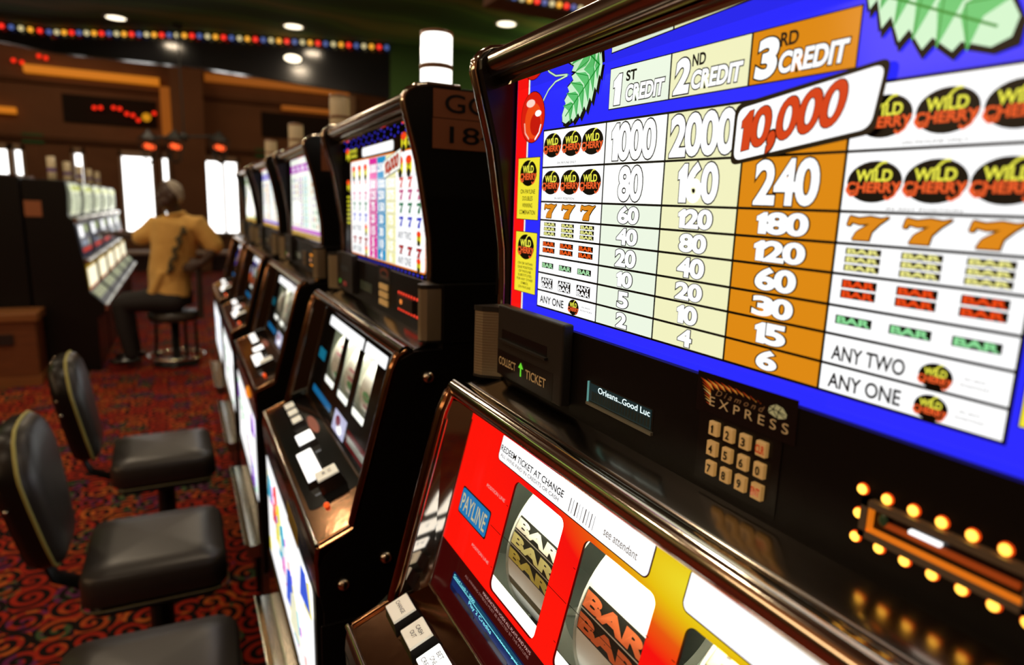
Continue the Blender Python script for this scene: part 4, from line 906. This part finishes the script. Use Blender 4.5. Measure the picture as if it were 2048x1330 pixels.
m = MB(); m.lathe((-1.35, LY + .3, .15), [(0, 0), (.03, 0), (.03, .16), (0, .165)], pmat('unlit_candle', (.55, .47, .33), .35)); m.build('signal_candle', bk_, Lb)
m = MB(); F = Face(m, lambda a, b, h: (a, LY - h, b)); F.rect(-1.075, -.965, -.165, -.045, .002, PLATE); o = m.build('number_plate', lm, tuple(lm.location)); o['label'] = 'brown number plate'
# levers and a wood cabinet in front of that bank
wc = thing('wooden_cabinet', 'low reddish wooden cabinet at the left edge in front of the black machine', 'cabinet', (-1.5, 6.0, 0)); Lw = tuple(wc.location)
m = MB(); m.box(-1.95, -1.02, 5.86, 6.17, -1.40, -.93, WOOD); m.build('body', wc, Lw, mods=[('bevel', .005, 2)])
m = MB(); m.box(-1.97, -1.00, 5.84, 6.18, -.93, -.865, pmat('pale_wood_top', (.30, .12, .035), .4, noise=(5, (.2, .07, .02), (1, 8, 8)))); m.build('worktop', wc, Lw, mods=[('bevel', .008, 2)])
m = MB(); m.box(-1.96, -1.01, 5.85, 6.175, -1.42, -1.35, pmat('pale_wood_top', (.3, .12, .035), .4)); m.build('plinth', wc, Lw)
m = MB(); m.box(-1.28, -1.16, 5.845, 5.862, -1.10, -1.02, pmat('dark_slot', (.02, .01, .008), .5)); m.build('handle_recess', wc, Lw)

# ------------------------------------------------------------------ player on his chair
MY = 6.3
def limb(mb, pts, rads, mat, n=14, side=(0, 1, 0)):
    mb.sweep(pts, rads, mat, n, side=side)
    for p, r in ((pts[0], rads[0]), (pts[-1], rads[-1])):
        rr = r if not isinstance(r, tuple) else min(r); mb.ball(p, rr * .98, mat, 12, 8)
    return mb
SKIN = pmat('dark_skin', (.055, .026, .016), .5)
SHIRT = pmat('golden_shirt', (.84, .52, .14), .8, noise=(5, (.62, .33, .07), (1, 1, 1)), bump=(14, .6, .02))
PRINT = pmat('dark_shirt_print', (.09, .07, .03), .85)
TROUS = pmat('black_trousers', (.012, .010, .010), .8)
HAIR = pmat('grey_hair', (.46, .41, .34), .9, bump=(90, .8, .01))
person = thing('person', 'grey-haired man in a golden shirt seated at the left bank, hand on his hip', 'person', (-.10, MY, 0)); Lp = tuple(person.location)
sR, sL = (-.195, MY + .10, -.215), (.115, MY - .06, -.205)
eR, hR = (-.315, MY + .10, -.330), (-.505, MY + .13, -.300)
eL, hL = (.245, MY - .08, -.405), (.135, MY - .20, -.520)
m = MB()
limb(m, [(-.03, MY + .02, -.22), (-.045, MY + .01, -.13), (-.070, MY - .005, -.05)], [.062, .056, .055], SKIN)
m.ball((-.085, MY - .01, .040), (.092, .082, .112), SKIN, 20, 14); m.ball((-.105, MY - .035, -.020), (.064, .058, .062), SKIN)
m.ball((-.168, MY - .055, .010), (.020, .016, .022), SKIN, 10, 8); m.ball((-.150, MY - .062, -.028), (.020, .024, .010), SKIN, 10, 8); m.ball((-.150, MY - .045, .045), (.022, .040, .012), SKIN, 10, 8)
m.ball((-.060, MY - .098, .020), (.018, .010, .030), SKIN, 10, 8); m.ball((-.070, MY + .075, .020), (.018, .010, .030), SKIN, 10, 8)
limb(m, [sR, eR], [.050, .042], SKIN); limb(m, [eR, (-.40, MY + .115, -.310), hR], [.043, .038, .028], SKIN)
limb(m, [sL, eL], [.052, .044], SKIN); limb(m, [eL, (.190, MY - .14, -.470), hL], [.044, .038, .028], SKIN)
limb(m, [(-.04, MY + .02, -.25), (-.09, MY + .02, -.75)], [.10, .11], SKIN)
def hand(m, w, d, up, thumb):
    w = Vector(w); d = Vector(d).normalized(); up = Vector(up).normalized(); s = d.cross(up).normalized()
    m.sweep([w, w + d * .04, w + d * .085], [(.026, .020), (.040, .016), (.038, .013)], SKIN, 12, side=tuple(s))
    for i, (o, l) in enumerate(((-.030, .066), (-.010, .076), (.010, .072), (.029, .056))):
        b = w + d * .078 + s * o; c1 = b + d * l * .5 - up * .006; c2 = c1 + d * l * .28 - up * .016; c3 = c2 + d * l * .18 - up * .020
        m.sweep([b - d * .01, c1, c2, c3], [.0095, .0090, .0082, .0068], SKIN, 10, side=tuple(s))
    b = w + d * .025 + s * (.030 * thumb); m.sweep([b, b + d * .03 + s * .022 * thumb, b + d * .058 + s * .028 * thumb - up * .01], [.0125, .0105, .0085], SKIN, 10, side=tuple(up))
hand(m, hR, (-1, .05, .05), (0, -.2, 1), -1); hand(m, hL, (-.85, -.1, -.25), (.2, -.9, .3), 1)
m.build('body', person, Lp, mods=[('remesh', .007), ('smooth', 3)])
bod = [o for o in person.children if o.name.startswith('body')][0]; bod.name = 'body'
f = MB()
for y in (-.052, -.018): f.ball((-.166 - (y + .05) * .2, MY - .012 + y, .030), (.008, .012, .007), pmat('eye_white', (.5, .45, .4), .3), 10, 8); f.ball((-.173 - (y + .05) * .2, MY - .014 + y, .030), (.004, .005, .005), ink('080403'), 8, 6)
f.build('eyes', bod, Lp)
h_ = MB(); h_.ball((-.070, MY + .004, .062), (.100, .090, .098), HAIR, 22, 16); h_.ball((-.020, MY + .01, .03), (.052, .075, .070), HAIR); h_.build('hair', person, Lp, mods=[('remesh', .008), ('smooth', 2)])
s_ = MB()
s_.sweep([(-.020, MY + .02, -.145), (-.035, MY + .02, -.200), (-.055, MY + .02, -.33), (-.085, MY + .02, -.48), (-.115, MY + .02, -.62), (-.115, MY + .02, -.72), (-.12, MY + .01, -.83)], [(.085, .085), (.150, .180), (.155, .185), (.155, .170), (.165, .165), (.165, .165), (.175, .170)], SHIRT, 24, side=(0, 1, 0))
limb(s_, [(-.12, MY + .06, -.21), sR, (-.275, MY + .10, -.300), (-.325, MY + .105, -.322)], [.075, .085, .078, .070], SHIRT, side=(1, 0, 0)); limb(s_, [(.03, MY - .02, -.20), sL, (.195, MY - .07, -.310), (.240, MY - .08, -.385)], [.085, .092, .084, .078], SHIRT, side=(1, 0, 0))
s_.sweep([(-.17, MY - .06, -.60), (-.26, MY - .06, -.80), (-.33, MY - .05, -.88)], [(.10, .05), (.09, .04), (.06, .02)], SHIRT, 16)
sh = s_.build('shirt', person, Lp, mods=[('remesh', .012), ('smooth', 6)])
cl = MB(); cl.sweep([(-.055 + .075 * math.cos(a), MY + .005 + .072 * math.sin(a), -.125 - .02 * math.cos(a + 3.1)) for a in [2 * math.pi * i / 18 for i in range(18)]], (.012, .022), SHIRT, 8, side=(0, 0, 1), closed=True); cl.build('collar', sh, Lp)
pr = MB()
for i in range(14):
    t = i / 13; x = .010 - t * .13 + .012 * math.sin(i * 1.7); z = -.24 - t * .36; pr.ball((x, MY - .158 - .012 * math.sin(t * 3), z), (.022 + .008 * math.sin(i * 2.3), .020, .020), PRINT, 10, 8)
pr.build('shirt_print', sh, Lp)
t_ = MB()
t_.sweep([(-.11, MY + .02, -.76), (-.11, MY + .02, -.90)], [(.165, .165), (.17, .165)], TROUS, 18)
for dy, dx in ((-.10, 0), (.12, .02)):
    limb(t_, [(-.10, MY + dy, -.865), (-.30 + dx, MY + dy * 1.1, -.855), (-.49 + dx, MY + dy * 1.1, -.865)], [.095, .085, .068], TROUS); limb(t_, [(-.49 + dx, MY + dy * 1.1, -.865), (-.47 + dx, MY + dy * 1.1, -1.10), (-.44 + dx, MY + dy * 1.1, -1.30)], [.068, .060, .048], TROUS)
t_.build('trousers', person, Lp, mods=[('remesh', .012), ('smooth', 4)])
for dy, dx in ((-.10, 0), (.12, .02)):
    sho = MB(); sho.ball((-.48 + dx, MY + dy * 1.1, -1.350), (.125, .045, .035), GLOSS); sho.build('shoe', person, Lp)
pc = thing('casino_chair', 'black chair under the seated man at the left bank, with a metal foot ring', 'chair', (-.10, MY, 0)); Lc = tuple(pc.location)
m = MB(); m.lathe((-.10, MY + .01, -1.03), [(0, 0), (.19, 0), (.205, .015), (.205, .06), (.18, .08), (0, .08)], LEATH); m.build('seat', pc, Lc)
m = MB(); m.box(.090, .130, MY - .19, MY + .21, -1.00, -.545, LEATH); m.build('backrest', pc, Lc, mods=[('bevel', .018, 3)])
m = MB(); m.lathe((-.10, MY, -1.42), [(0, .39), (.035, .39), (.035, .05), (.18, .02), (.19, 0), (0, 0)], SATIN); m.build('pedestal', pc, Lc)
m = MB(); m.sweep([(-.10 + .225 * math.cos(a), MY + .225 * math.sin(a), -1.345) for a in [2 * math.pi * i / 28 for i in range(28)]], .011, CHROME, 8, side=(0, 0, 1), closed=True)
for a in (.5, 2.6, 4.7): m.sweep([(-.10, MY, -1.345), (-.10 + .225 * math.cos(a), MY + .225 * math.sin(a), -1.345)], .008, CHROME, 8, side=(0, 0, 1))
m.build('foot_ring', pc, Lc)
for x in (-.24, -.02, .06):
    m = MB(); m.sweep([(x, MY - .12, -1.03), (x * 1.05, MY - .14, -1.35)], .014, SATIN, 8); m.build('leg', pc, Lc)

# ------------------------------------------------------------------ room
def noise_mat(name, stops, scale, rough, distort=0, detail=4, stretch=(1, 1, 1), wave=False):
    m = D_.materials.new(name); m.use_nodes = True; nt = m.node_tree; b = nt.nodes['Principled BSDF']; b.inputs['Roughness'].default_value = rough
    tc = nt.nodes.new('ShaderNodeTexCoord'); mp = nt.nodes.new('ShaderNodeMapping'); mp.inputs['Scale'].default_value = stretch
    if wave:
        n = nt.nodes.new('ShaderNodeTexWave'); n.wave_type = 'RINGS'; n.inputs['Scale'].default_value = scale; n.inputs['Distortion'].default_value = distort; n.inputs['Detail'].default_value = detail; n.inputs['Detail Scale'].default_value = .6
    else:
        n = nt.nodes.new('ShaderNodeTexNoise'); n.inputs['Scale'].default_value = scale; n.inputs['Detail'].default_value = detail; n.inputs['Distortion'].default_value = distort
    r = nt.nodes.new('ShaderNodeValToRGB'); e = r.color_ramp.elements
    e[0].position = stops[0][0]; e[0].color = (*stops[0][1], 1); e[1].position = stops[-1][0]; e[1].color = (*stops[-1][1], 1)
    for p, c in stops[1:-1]: q = e.new(p); q.color = (*c, 1)
    nt.links.new(tc.outputs['Object'], mp.inputs[0]); nt.links.new(mp.outputs[0], n.inputs['Vector']); nt.links.new(n.outputs['Fac'], r.inputs[0]); nt.links.new(r.outputs[0], b.inputs['Base Color'])
    return m
def carpet():
    m = D_.materials.new('swirl_carpet'); m.use_nodes = True; nt = m.node_tree; N = nt.nodes; Lk = nt.links; b = N['Principled BSDF']; b.inputs['Roughness'].default_value = .95; b.inputs['Specular IOR Level'].default_value = .1
    tc = N.new('ShaderNodeTexCoord'); sc = N.new('ShaderNodeVectorMath'); sc.operation = 'SCALE'; sc.inputs['Scale'].default_value = 8.5; Lk.new(tc.outputs['Object'], sc.inputs[0])
    v = N.new('ShaderNodeTexVoronoi'); v.voronoi_dimensions = '2D'; v.inputs['Scale'].default_value = 1; v.inputs['Randomness'].default_value = .55; Lk.new(sc.outputs[0], v.inputs['Vector'])
    df = N.new('ShaderNodeVectorMath'); df.operation = 'SUBTRACT'; Lk.new(sc.outputs[0], df.inputs[0]); Lk.new(v.outputs['Position'], df.inputs[1])
    sx = N.new('ShaderNodeSeparateXYZ'); Lk.new(df.outputs[0], sx.inputs[0])
    at = N.new('ShaderNodeMath'); at.operation = 'ARCTAN2'; Lk.new(sx.outputs[1], at.inputs[0]); Lk.new(sx.outputs[0], at.inputs[1])
    sp = N.new('ShaderNodeSeparateColor'); Lk.new(v.outputs['Color'], sp.inputs[0])
    def mth(op, a, bb):
        n = N.new('ShaderNodeMath'); n.operation = op
        for i, x in enumerate((a, bb)):
            if isinstance(x, (int, float)): n.inputs[i].default_value = x
            else: Lk.new(x, n.inputs[i])
        return n.outputs[0]
    ph = mth('MULTIPLY', sp.outputs[0], 6.28); r1 = mth('MULTIPLY', v.outputs['Distance'], 19.0); s = mth('SINE', mth('ADD', mth('ADD', at.outputs[0], ph), r1), 0)
    f = mth('GREATER_THAN', s, .05)
    nz = N.new('ShaderNodeTexNoise'); nz.inputs['Scale'].default_value = 2.2; nz.inputs['Detail'].default_value = 1; Lk.new(sc.outputs[0], nz.inputs['Vector'])
    cr = N.new('ShaderNodeValToRGB'); cr.color_ramp.interpolation = 'CONSTANT'; e = cr.color_ramp.elements; e[0].position = 0; e[0].color = (.35, .022, .010, 1); e[1].position = .40; e[1].color = (.47, .11, .02, 1)
    for p, c in ((.52, (.32, .022, .012)), (.64, (.13, .02, .085)), (.74, (.05, .09, .035)), (.82, (.40, .065, .015))): q = e.new(p); q.color = (*c, 1)
    Lk.new(mth('FRACT', mth('ADD', sp.outputs[1], mth('MULTIPLY', nz.outputs['Fac'], .6)), 0), cr.inputs[0])
    mx = N.new('ShaderNodeMix'); mx.data_type = 'RGBA'; mx.inputs[6].default_value = (.010, .006, .005, 1); Lk.new(f, mx.inputs[0]); Lk.new(cr.outputs[0], mx.inputs[7])
    Lk.new(mx.outputs[2], b.inputs['Base Color'])
    return m
m = MB(); m.add([(-7, -5, -1.42), (7, -5, -1.42), (7, 15, -1.42), (-7, 15, -1.42)], [(0, 1, 2, 3)], carpet()); m.add([(-7, -5, -1.47), (7, -5, -1.47), (7, 15, -1.47), (-7, 15, -1.47)], [(3, 2, 1, 0)], BLACK); struct(m.build('floor'))
GREEN = noise_mat('green_swirl_mural', [(0, (.035, .075, .015)), (.45, (.06, .13, .025)), (.62, (.14, .24, .04)), (.75, (.06, .12, .03)), (1, (.22, .22, .05))], .30, .85, 11.0, 3, wave=True)
BROWN = noise_mat('warm_brown_plaster', [(0, (.14, .066, .034)), (.5, (.20, .10, .052)), (1, (.25, .125, .065))], 1.2, .8, 1, 5)
BROWND = noise_mat('dark_brown_plaster', [(0, (.07, .03, .012)), (1, (.13, .055, .022))], 1.2, .8, 1, 5)
FASC = [(-7, 10.5), (-1.80, 10.16), (-1.31, 10.17), (.325, 9.28), (2.47, 8.51)]; FB = [1.85, 1.79, 1.73, 1.60, 1.36]
CEILB = noise_mat('warm_brown_ceiling', [(0, (.16, .075, .03)), (1, (.24, .12, .05))], .8, .8, 1, 5)
m = MB(); m.prism([(-7, 5.2), (7, 5.2), (7, 8.0), (2.47, 8.51), (.325, 9.28), (-1.31, 10.17), (-1.80, 10.16), (-7, 10.5)], CEIL, CEIL + .05, GREEN, ax='z'); m.box(-7, 7, -5, 5.2, CEIL, CEIL + .05, CEILB); m.box(-7, 7, 8.0, 15.1, 2.75, 2.80, BROWND); struct(m.build('ceiling'))
m = MB(); FM = pmat('gloss_dark_fascia', (.010, .010, .012), .16)
for i in range(4):
    (xa, ya), (xb, yb) = FASC[i], FASC[i + 1]
    vs = [(xa, ya, FB[i]), (xb, yb, FB[i + 1]), (xb, yb, 2.75), (xa, ya, 2.75), (xa, ya + .12, FB[i]), (xb, yb + .12, FB[i + 1]), (xb, yb + .12, 2.75), (xa, ya + .12, 2.75)]
    m.add(vs, [(0, 1, 2, 3), (5, 4, 7, 6), (0, 4, 5, 1), (3, 2, 6, 7), (0, 3, 7, 4), (1, 5, 6, 2)], FM)
struct(m.build('trim_1'))
m = MB(); m.prism([(2.47, 8.51), (7, 8.0), (7, 8.15), (2.47, 8.66)], -1.42, 2.75, GREEN, ax='z'); struct(m.build('wall_right_mural'))
m = MB(); m.box(-7.1, -7, -5, 15.1, -1.42, 2.8, BROWN); struct(m.build('wall_left'))
m = MB(); m.box(7, 7.1, -5, 15.1, -1.42, 2.8, BROWN); struct(m.build('wall_right'))
m = MB(); m.box(-7, 7, -5.1, -5, -1.42, 2.8, BROWN); struct(m.build('wall_back'))
# far wall with windows
W = [(-3.30, -2.76), (-2.66, -2.55), (-1.74, -1.62), (-.97, -.47), (-.27, -.19), (.47, .80), (.86, 1.08)]; WZ0, WZ1 = -.65, .79
m = MB(); xs = [-7] + [x for w in W for x in w] + [7]
for i in range(0, len(xs), 2): m.box(xs[i], xs[i + 1], 15, 15.12, WZ0, WZ1, BROWN)
m.box(-7, 7, 15, 15.12, -1.42, WZ0, BROWN); m.box(-7, 7, 15, 15.12, WZ1, 2.8, BROWN); struct(m.build('wall_far'))
FRM = pmat('pale_window_frame', (.42, .36, .29), .5)
for i, (a, b) in enumerate(W):
    m = MB(); m.box(a - .05, a, 14.96, 15.10, WZ0 - .05, WZ1 + .10, FRM); m.box(b, b + .05, 14.96, 15.10, WZ0 - .05, WZ1 + .10, FRM); m.box(a - .05, b + .05, 14.96, 15.10, WZ1, WZ1 + .10, FRM); m.box(a - .05, b + .05, 14.94, 15.10, WZ0 - .06, WZ0, FRM)
    m.add([(a, 15.05, WZ0), (b, 15.05, WZ0), (b, 15.05, WZ1), (a, 15.05, WZ1)], [(0, 1, 2, 3)], GLASS); struct(m.build('window_%d' % (i + 1)))
m = MB(); m.box(-7, 7, 14.80, 14.999, -1.42, -1.10, pmat('dark_plinth', (.035, .018, .022), .6)); struct(m.build('baseboard_far'))
# facade features: column, beams with amber cove lamps, openings
m = MB(); m.box(-.06, .50, 14.55, 15, -1.42, 2.75, BROWN); struct(m.build('trim_2'))
COVE = pmat('amber_cove_lamp', (.5, .2, .04), .5, emis='d07818', es=.75); COVE2 = pmat('dim_amber_cove_lamp', (.5, .2, .04), .5, emis='8a4a12', es=.7)
def cove(x0, x1, z0, z1, mat, lb, y=14.9):
    m = MB(); m.box(x0, x1, y - .06, y + .098, z0, z1, mat); tag(m.build('cove_light', None, ((x0 + x1) / 2, y, z0 + H)), lb, 'light', 'amber cove lights on the far wall')
cove(-2.37, -.24, 2.15, 2.28, COVE, 'horizontal amber cove light left of the brown column'); cove(-.24, -.07, 1.22, 2.13, COVE2, 'upright amber cove light beside the brown column')
cove(.56, 3.40, 2.33, 2.47, COVE2, 'long amber cove light right of the brown column'); cove(2.0, 3.3, 1.92, 2.00, COVE2, 'short low amber cove light above the right-hand machines'); cove(-3.1, -2.55, 1.42, 1.52, COVE, 'short amber cove light at the left edge, low on the far wall')
m = MB(); m.box(3.28, 3.52, 14.8, 14.998, 1.2, 2.33, pmat('pale_column', (.35, .25, .16), .5)); struct(m.build('trim_3'))
m = MB(); m.box(-1.85, -.32, 14.97, 14.999, 1.35, 1.85, pmat('dark_opening', (.012, .008, .006), .9)); m.box(1.6, 3.2, 14.97, 14.999, 1.35, 1.85, pmat('dark_opening', (.012, .008, .006), .9)); struct(m.build('trim_4'))
m = MB(); m.box(-4, 4.5, 14.93, 14.999, .98, 1.06, BROWND); m.box(-4, 4.5, 14.93, 14.999, 1.98, 2.06, BROWND); struct(m.build('trim_5'))
RL = pmat('red_lamp', (.4, .02, .01), .4, emis='ff2a14', es=1.2)
for i, (x, z) in enumerate([(-1.34, 1.63), (-1.24, 1.64), (-1.03, 1.66), (-.93, 1.65), (-.82, 1.57), (-.72, 1.55), (-.635, 1.47), (-.36, 1.62), (-2.80, 2.40), (-2.50, 2.32), (-2.38, 2.30), (-2.12, 2.44), (-2.02, 2.42)]):
    m = MB(); m.ball((x, 14.85, z), .036, RL, 10, 8); m.sweep([(x, 14.85, z), (x, 14.995, z + .02)], .012, BLACK, 6, side=(1, 0, 0)); tag(m.build('red_lamp', None, (x, 14.85, z + H)), *(('small round red lamp glowing in the dark opening left of the brown column', 'lamp', 'red lamps in the dark opening') if i < 8 else ('small round red lamp glowing above the horizontal amber light, far left', 'lamp', 'red lamps above the amber light')))
m = MB(); m.ball((-.495, 14.80, 1.53), (.075, .06, .075), glow('d89018', .9), 14, 10); m.sweep([(-.5, 14.84, 1.55), (-.5, 14.995, 1.6)], .015, BLACK, 6, side=(1, 0, 0)); tag(m.build('amber_lamp', None, (-.5, 14.84, 1.55 + H)), 'yellow glowing lamp among the red lamps on the far wall', 'lamp')
for x, lb in ((-2.35, 'small dark green sign on the far wall left of the doorways'), (1.62, 'small dark green sign on the far wall above the right-hand machines')):
    m = MB(); m.box(x - .16, x + .16, 14.96, 14.999, .93, 1.10, pmat('dark_green_sign', (.01, .06, .02), .4, emis='0a3a14', es=.3)); tag(m.build('wall_sign', None, (x, 14.98, .93 + H)), lb, 'sign')
m = MB(); m.sweep([(-1.4, 14.3, -1.02), (3.0, 14.3, -1.02)], .045, pmat('pale_rail', (.55, .52, .48), .4), 10, side=(0, 1, 0))
for x in (-1.3, 0, 1.4, 2.9): m.sweep([(x, 14.3, -1.02), (x, 14.3, -1.42)], .03, BLACK, 8)
tag(m.build('hand_rail', None, (0, 14.3, 0)), 'pale horizontal rail in front of the far wall below the windows', 'rail')
# hanging lantern cluster
ln = thing('lantern_chandelier', 'dark chandelier of three lanterns with red glowing bulbs, hanging above the seated man', 'chandelier', (.08, 9.0, H + 2.0)); Ln = tuple(ln.location)
IRON = pmat('dark_iron', (.02, .02, .016), .5)
m = MB(); m.sweep([(.08, 9, 1.98), (.08, 9, .70)], .008, IRON, 8); m.sweep([(-.33, 9, .70), (.08, 9, .74), (.49, 9, .78)], .014, IRON, 8); m.ball((.08, 9, .74), .05, IRON); m.lathe((.08, 9, 1.95), [(0, .05), (.06, .05), (.04, 0), (0, 0)], IRON); m.build('arm_frame', ln, Ln)
LG = pmat('lantern_glass', (.18, .2, .16), .15, emis='2a3a2c', es=.35); LRb = pmat('lantern_bulb', (.6, .1, .03), .4, emis='ff5a28', es=1.5)
for x, z in ((-.295, .60), (-.022, .62), (.465, .64)):
    m = MB(); m.lathe((x, 9, z), [(0, .20), (.03, .17), (.11, .09), (.115, .08)], IRON, 6, False); m.lathe((x, 9, z), [(.045, -.17), (0, -.20)], IRON, 6, False); m.sweep([(x, 9, z + .19), (x, 9, .70 + (x + .33) * .1)], .008, IRON, 6)
    for q in range(6): a = 2 * math.pi * q / 6; m.sweep([(x + .11 * math.cos(a), 9 + .11 * math.sin(a), z + .08), (x + .05 * math.cos(a), 9 + .05 * math.sin(a), z - .17)], .007, IRON, 5)
    lo = m.build('lantern', ln, Ln)
    m = MB(); m.ball((x - .025, 8.99, z + .005), (.038, .03, .032), LRb); m.ball((x + .030, 8.99, z - .005), (.038, .03, .032), LRb); m.build('bulb', lo, Ln)
# ceiling bulbs along the fascia
def polyl(P, s):
    for a, b in zip(P[:-1], P[1:]):
        l = math.dist(a, b)
        if s <= l: return tuple(a[i] + (b[i] - a[i]) * s / l for i in range(len(a)))
        s -= l
    return P[-1]
BULB = [pmat('bulb_' + c, (.3, .3, .3), .3, emis=c, es=e_) for c, e_ in (('e8d8a0', .9), ('ffb030', 1.2), ('ff2418', 1.4), ('5070c0', .7))]
ls = thing('marquee_light_string', 'row of red, amber, white and blue bulbs along the far ceiling edge', 'string lights', (.3, 9.3, H + CEIL)); Ls = tuple(ls.location)
P = [(-2.75, 10.15, CEIL - .05), (-1.80, 10.08, CEIL - .05), (-1.31, 10.09, CEIL - .05), (.325, 9.20, CEIL - .05), (2.45, 8.43, CEIL - .05)]
T = sum(math.dist(a, b) for a, b in zip(P[:-1], P[1:])); nB = 60
m = MB(); m.sweep([(p[0], p[1] + .03, CEIL - .025) for p in P], .018, IRON, 8, side=(0, 0, 1)); m.build('rail', ls, Ls)
for i in range(nB):
    p = polyl(P, T * (i + .5) / nB); m = MB(); m.ball(p, .028, BULB[i % 4], 10, 8); m.lathe((p[0], p[1], p[2]), [(.012, .02), (.012, .05)], IRON, 8); m.build('bulb', ls, Ls)
# brown beam nearer on the right, with its own bulbs
m = MB(); m.box(2.15, 7, 4.5, 4.9, 1.52, 2.0, BROWN); struct(m.build('trim_6'))
ls2 = thing('marquee_light_string', 'short row of coloured bulbs under the brown beam, above the closest machine', 'string lights', (2.6, 4.5, H + 1.5)); Ls2 = tuple(ls2.location)
m = MB(); m.box(2.15, 3.4, 4.485, 4.5, 1.47, 1.53, IRON); m.build('rail', ls2, Ls2)
for i in range(16):
    m = MB(); m.ball((2.20 + i * .062, 4.465, 1.49 + i * .0015), .020, BULB[(i + 3) % 4], 10, 8); m.build('bulb', ls2, Ls2)
# recessed ceiling downlights
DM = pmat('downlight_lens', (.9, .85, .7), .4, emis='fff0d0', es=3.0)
for i, (x, y) in enumerate(DOWN[:3]):
    m = MB(); m.lathe((x, y, CEIL), [(0, -.006), (.10, -.006)], DM, 24, False); m.lathe((x, y, CEIL), [(.10, -.008), (.125, -.012), (.13, 0)], pmat('downlight_ring', (.5, .4, .3), .4), 24)
    lb = {0: 'round recessed ceiling light above the left end of the bulb row', 1: 'round recessed ceiling light above the middle of the bulb row', 2: 'round recessed ceiling light right of the lit white candle'}.get(i, 'round recessed ceiling light in the green ceiling outside the picture')
    tag(m.build('ceiling_light', None, (x, y, CEIL + H)), lb, 'ceiling light', 'recessed ceiling lights')
m = MB(); m.ball((1.335, 8.84, 1.755), (.10, .03, .045), DM, 20, 10); tag(m.build('fascia_reflection', None, (1.335, 8.84, 1.755 + H)), 'small oval glow added on the black fascia as a ceiling light reflection, below the bulb row', 'light')  # glowing oval stands in for a ceiling light mirrored in the fascia
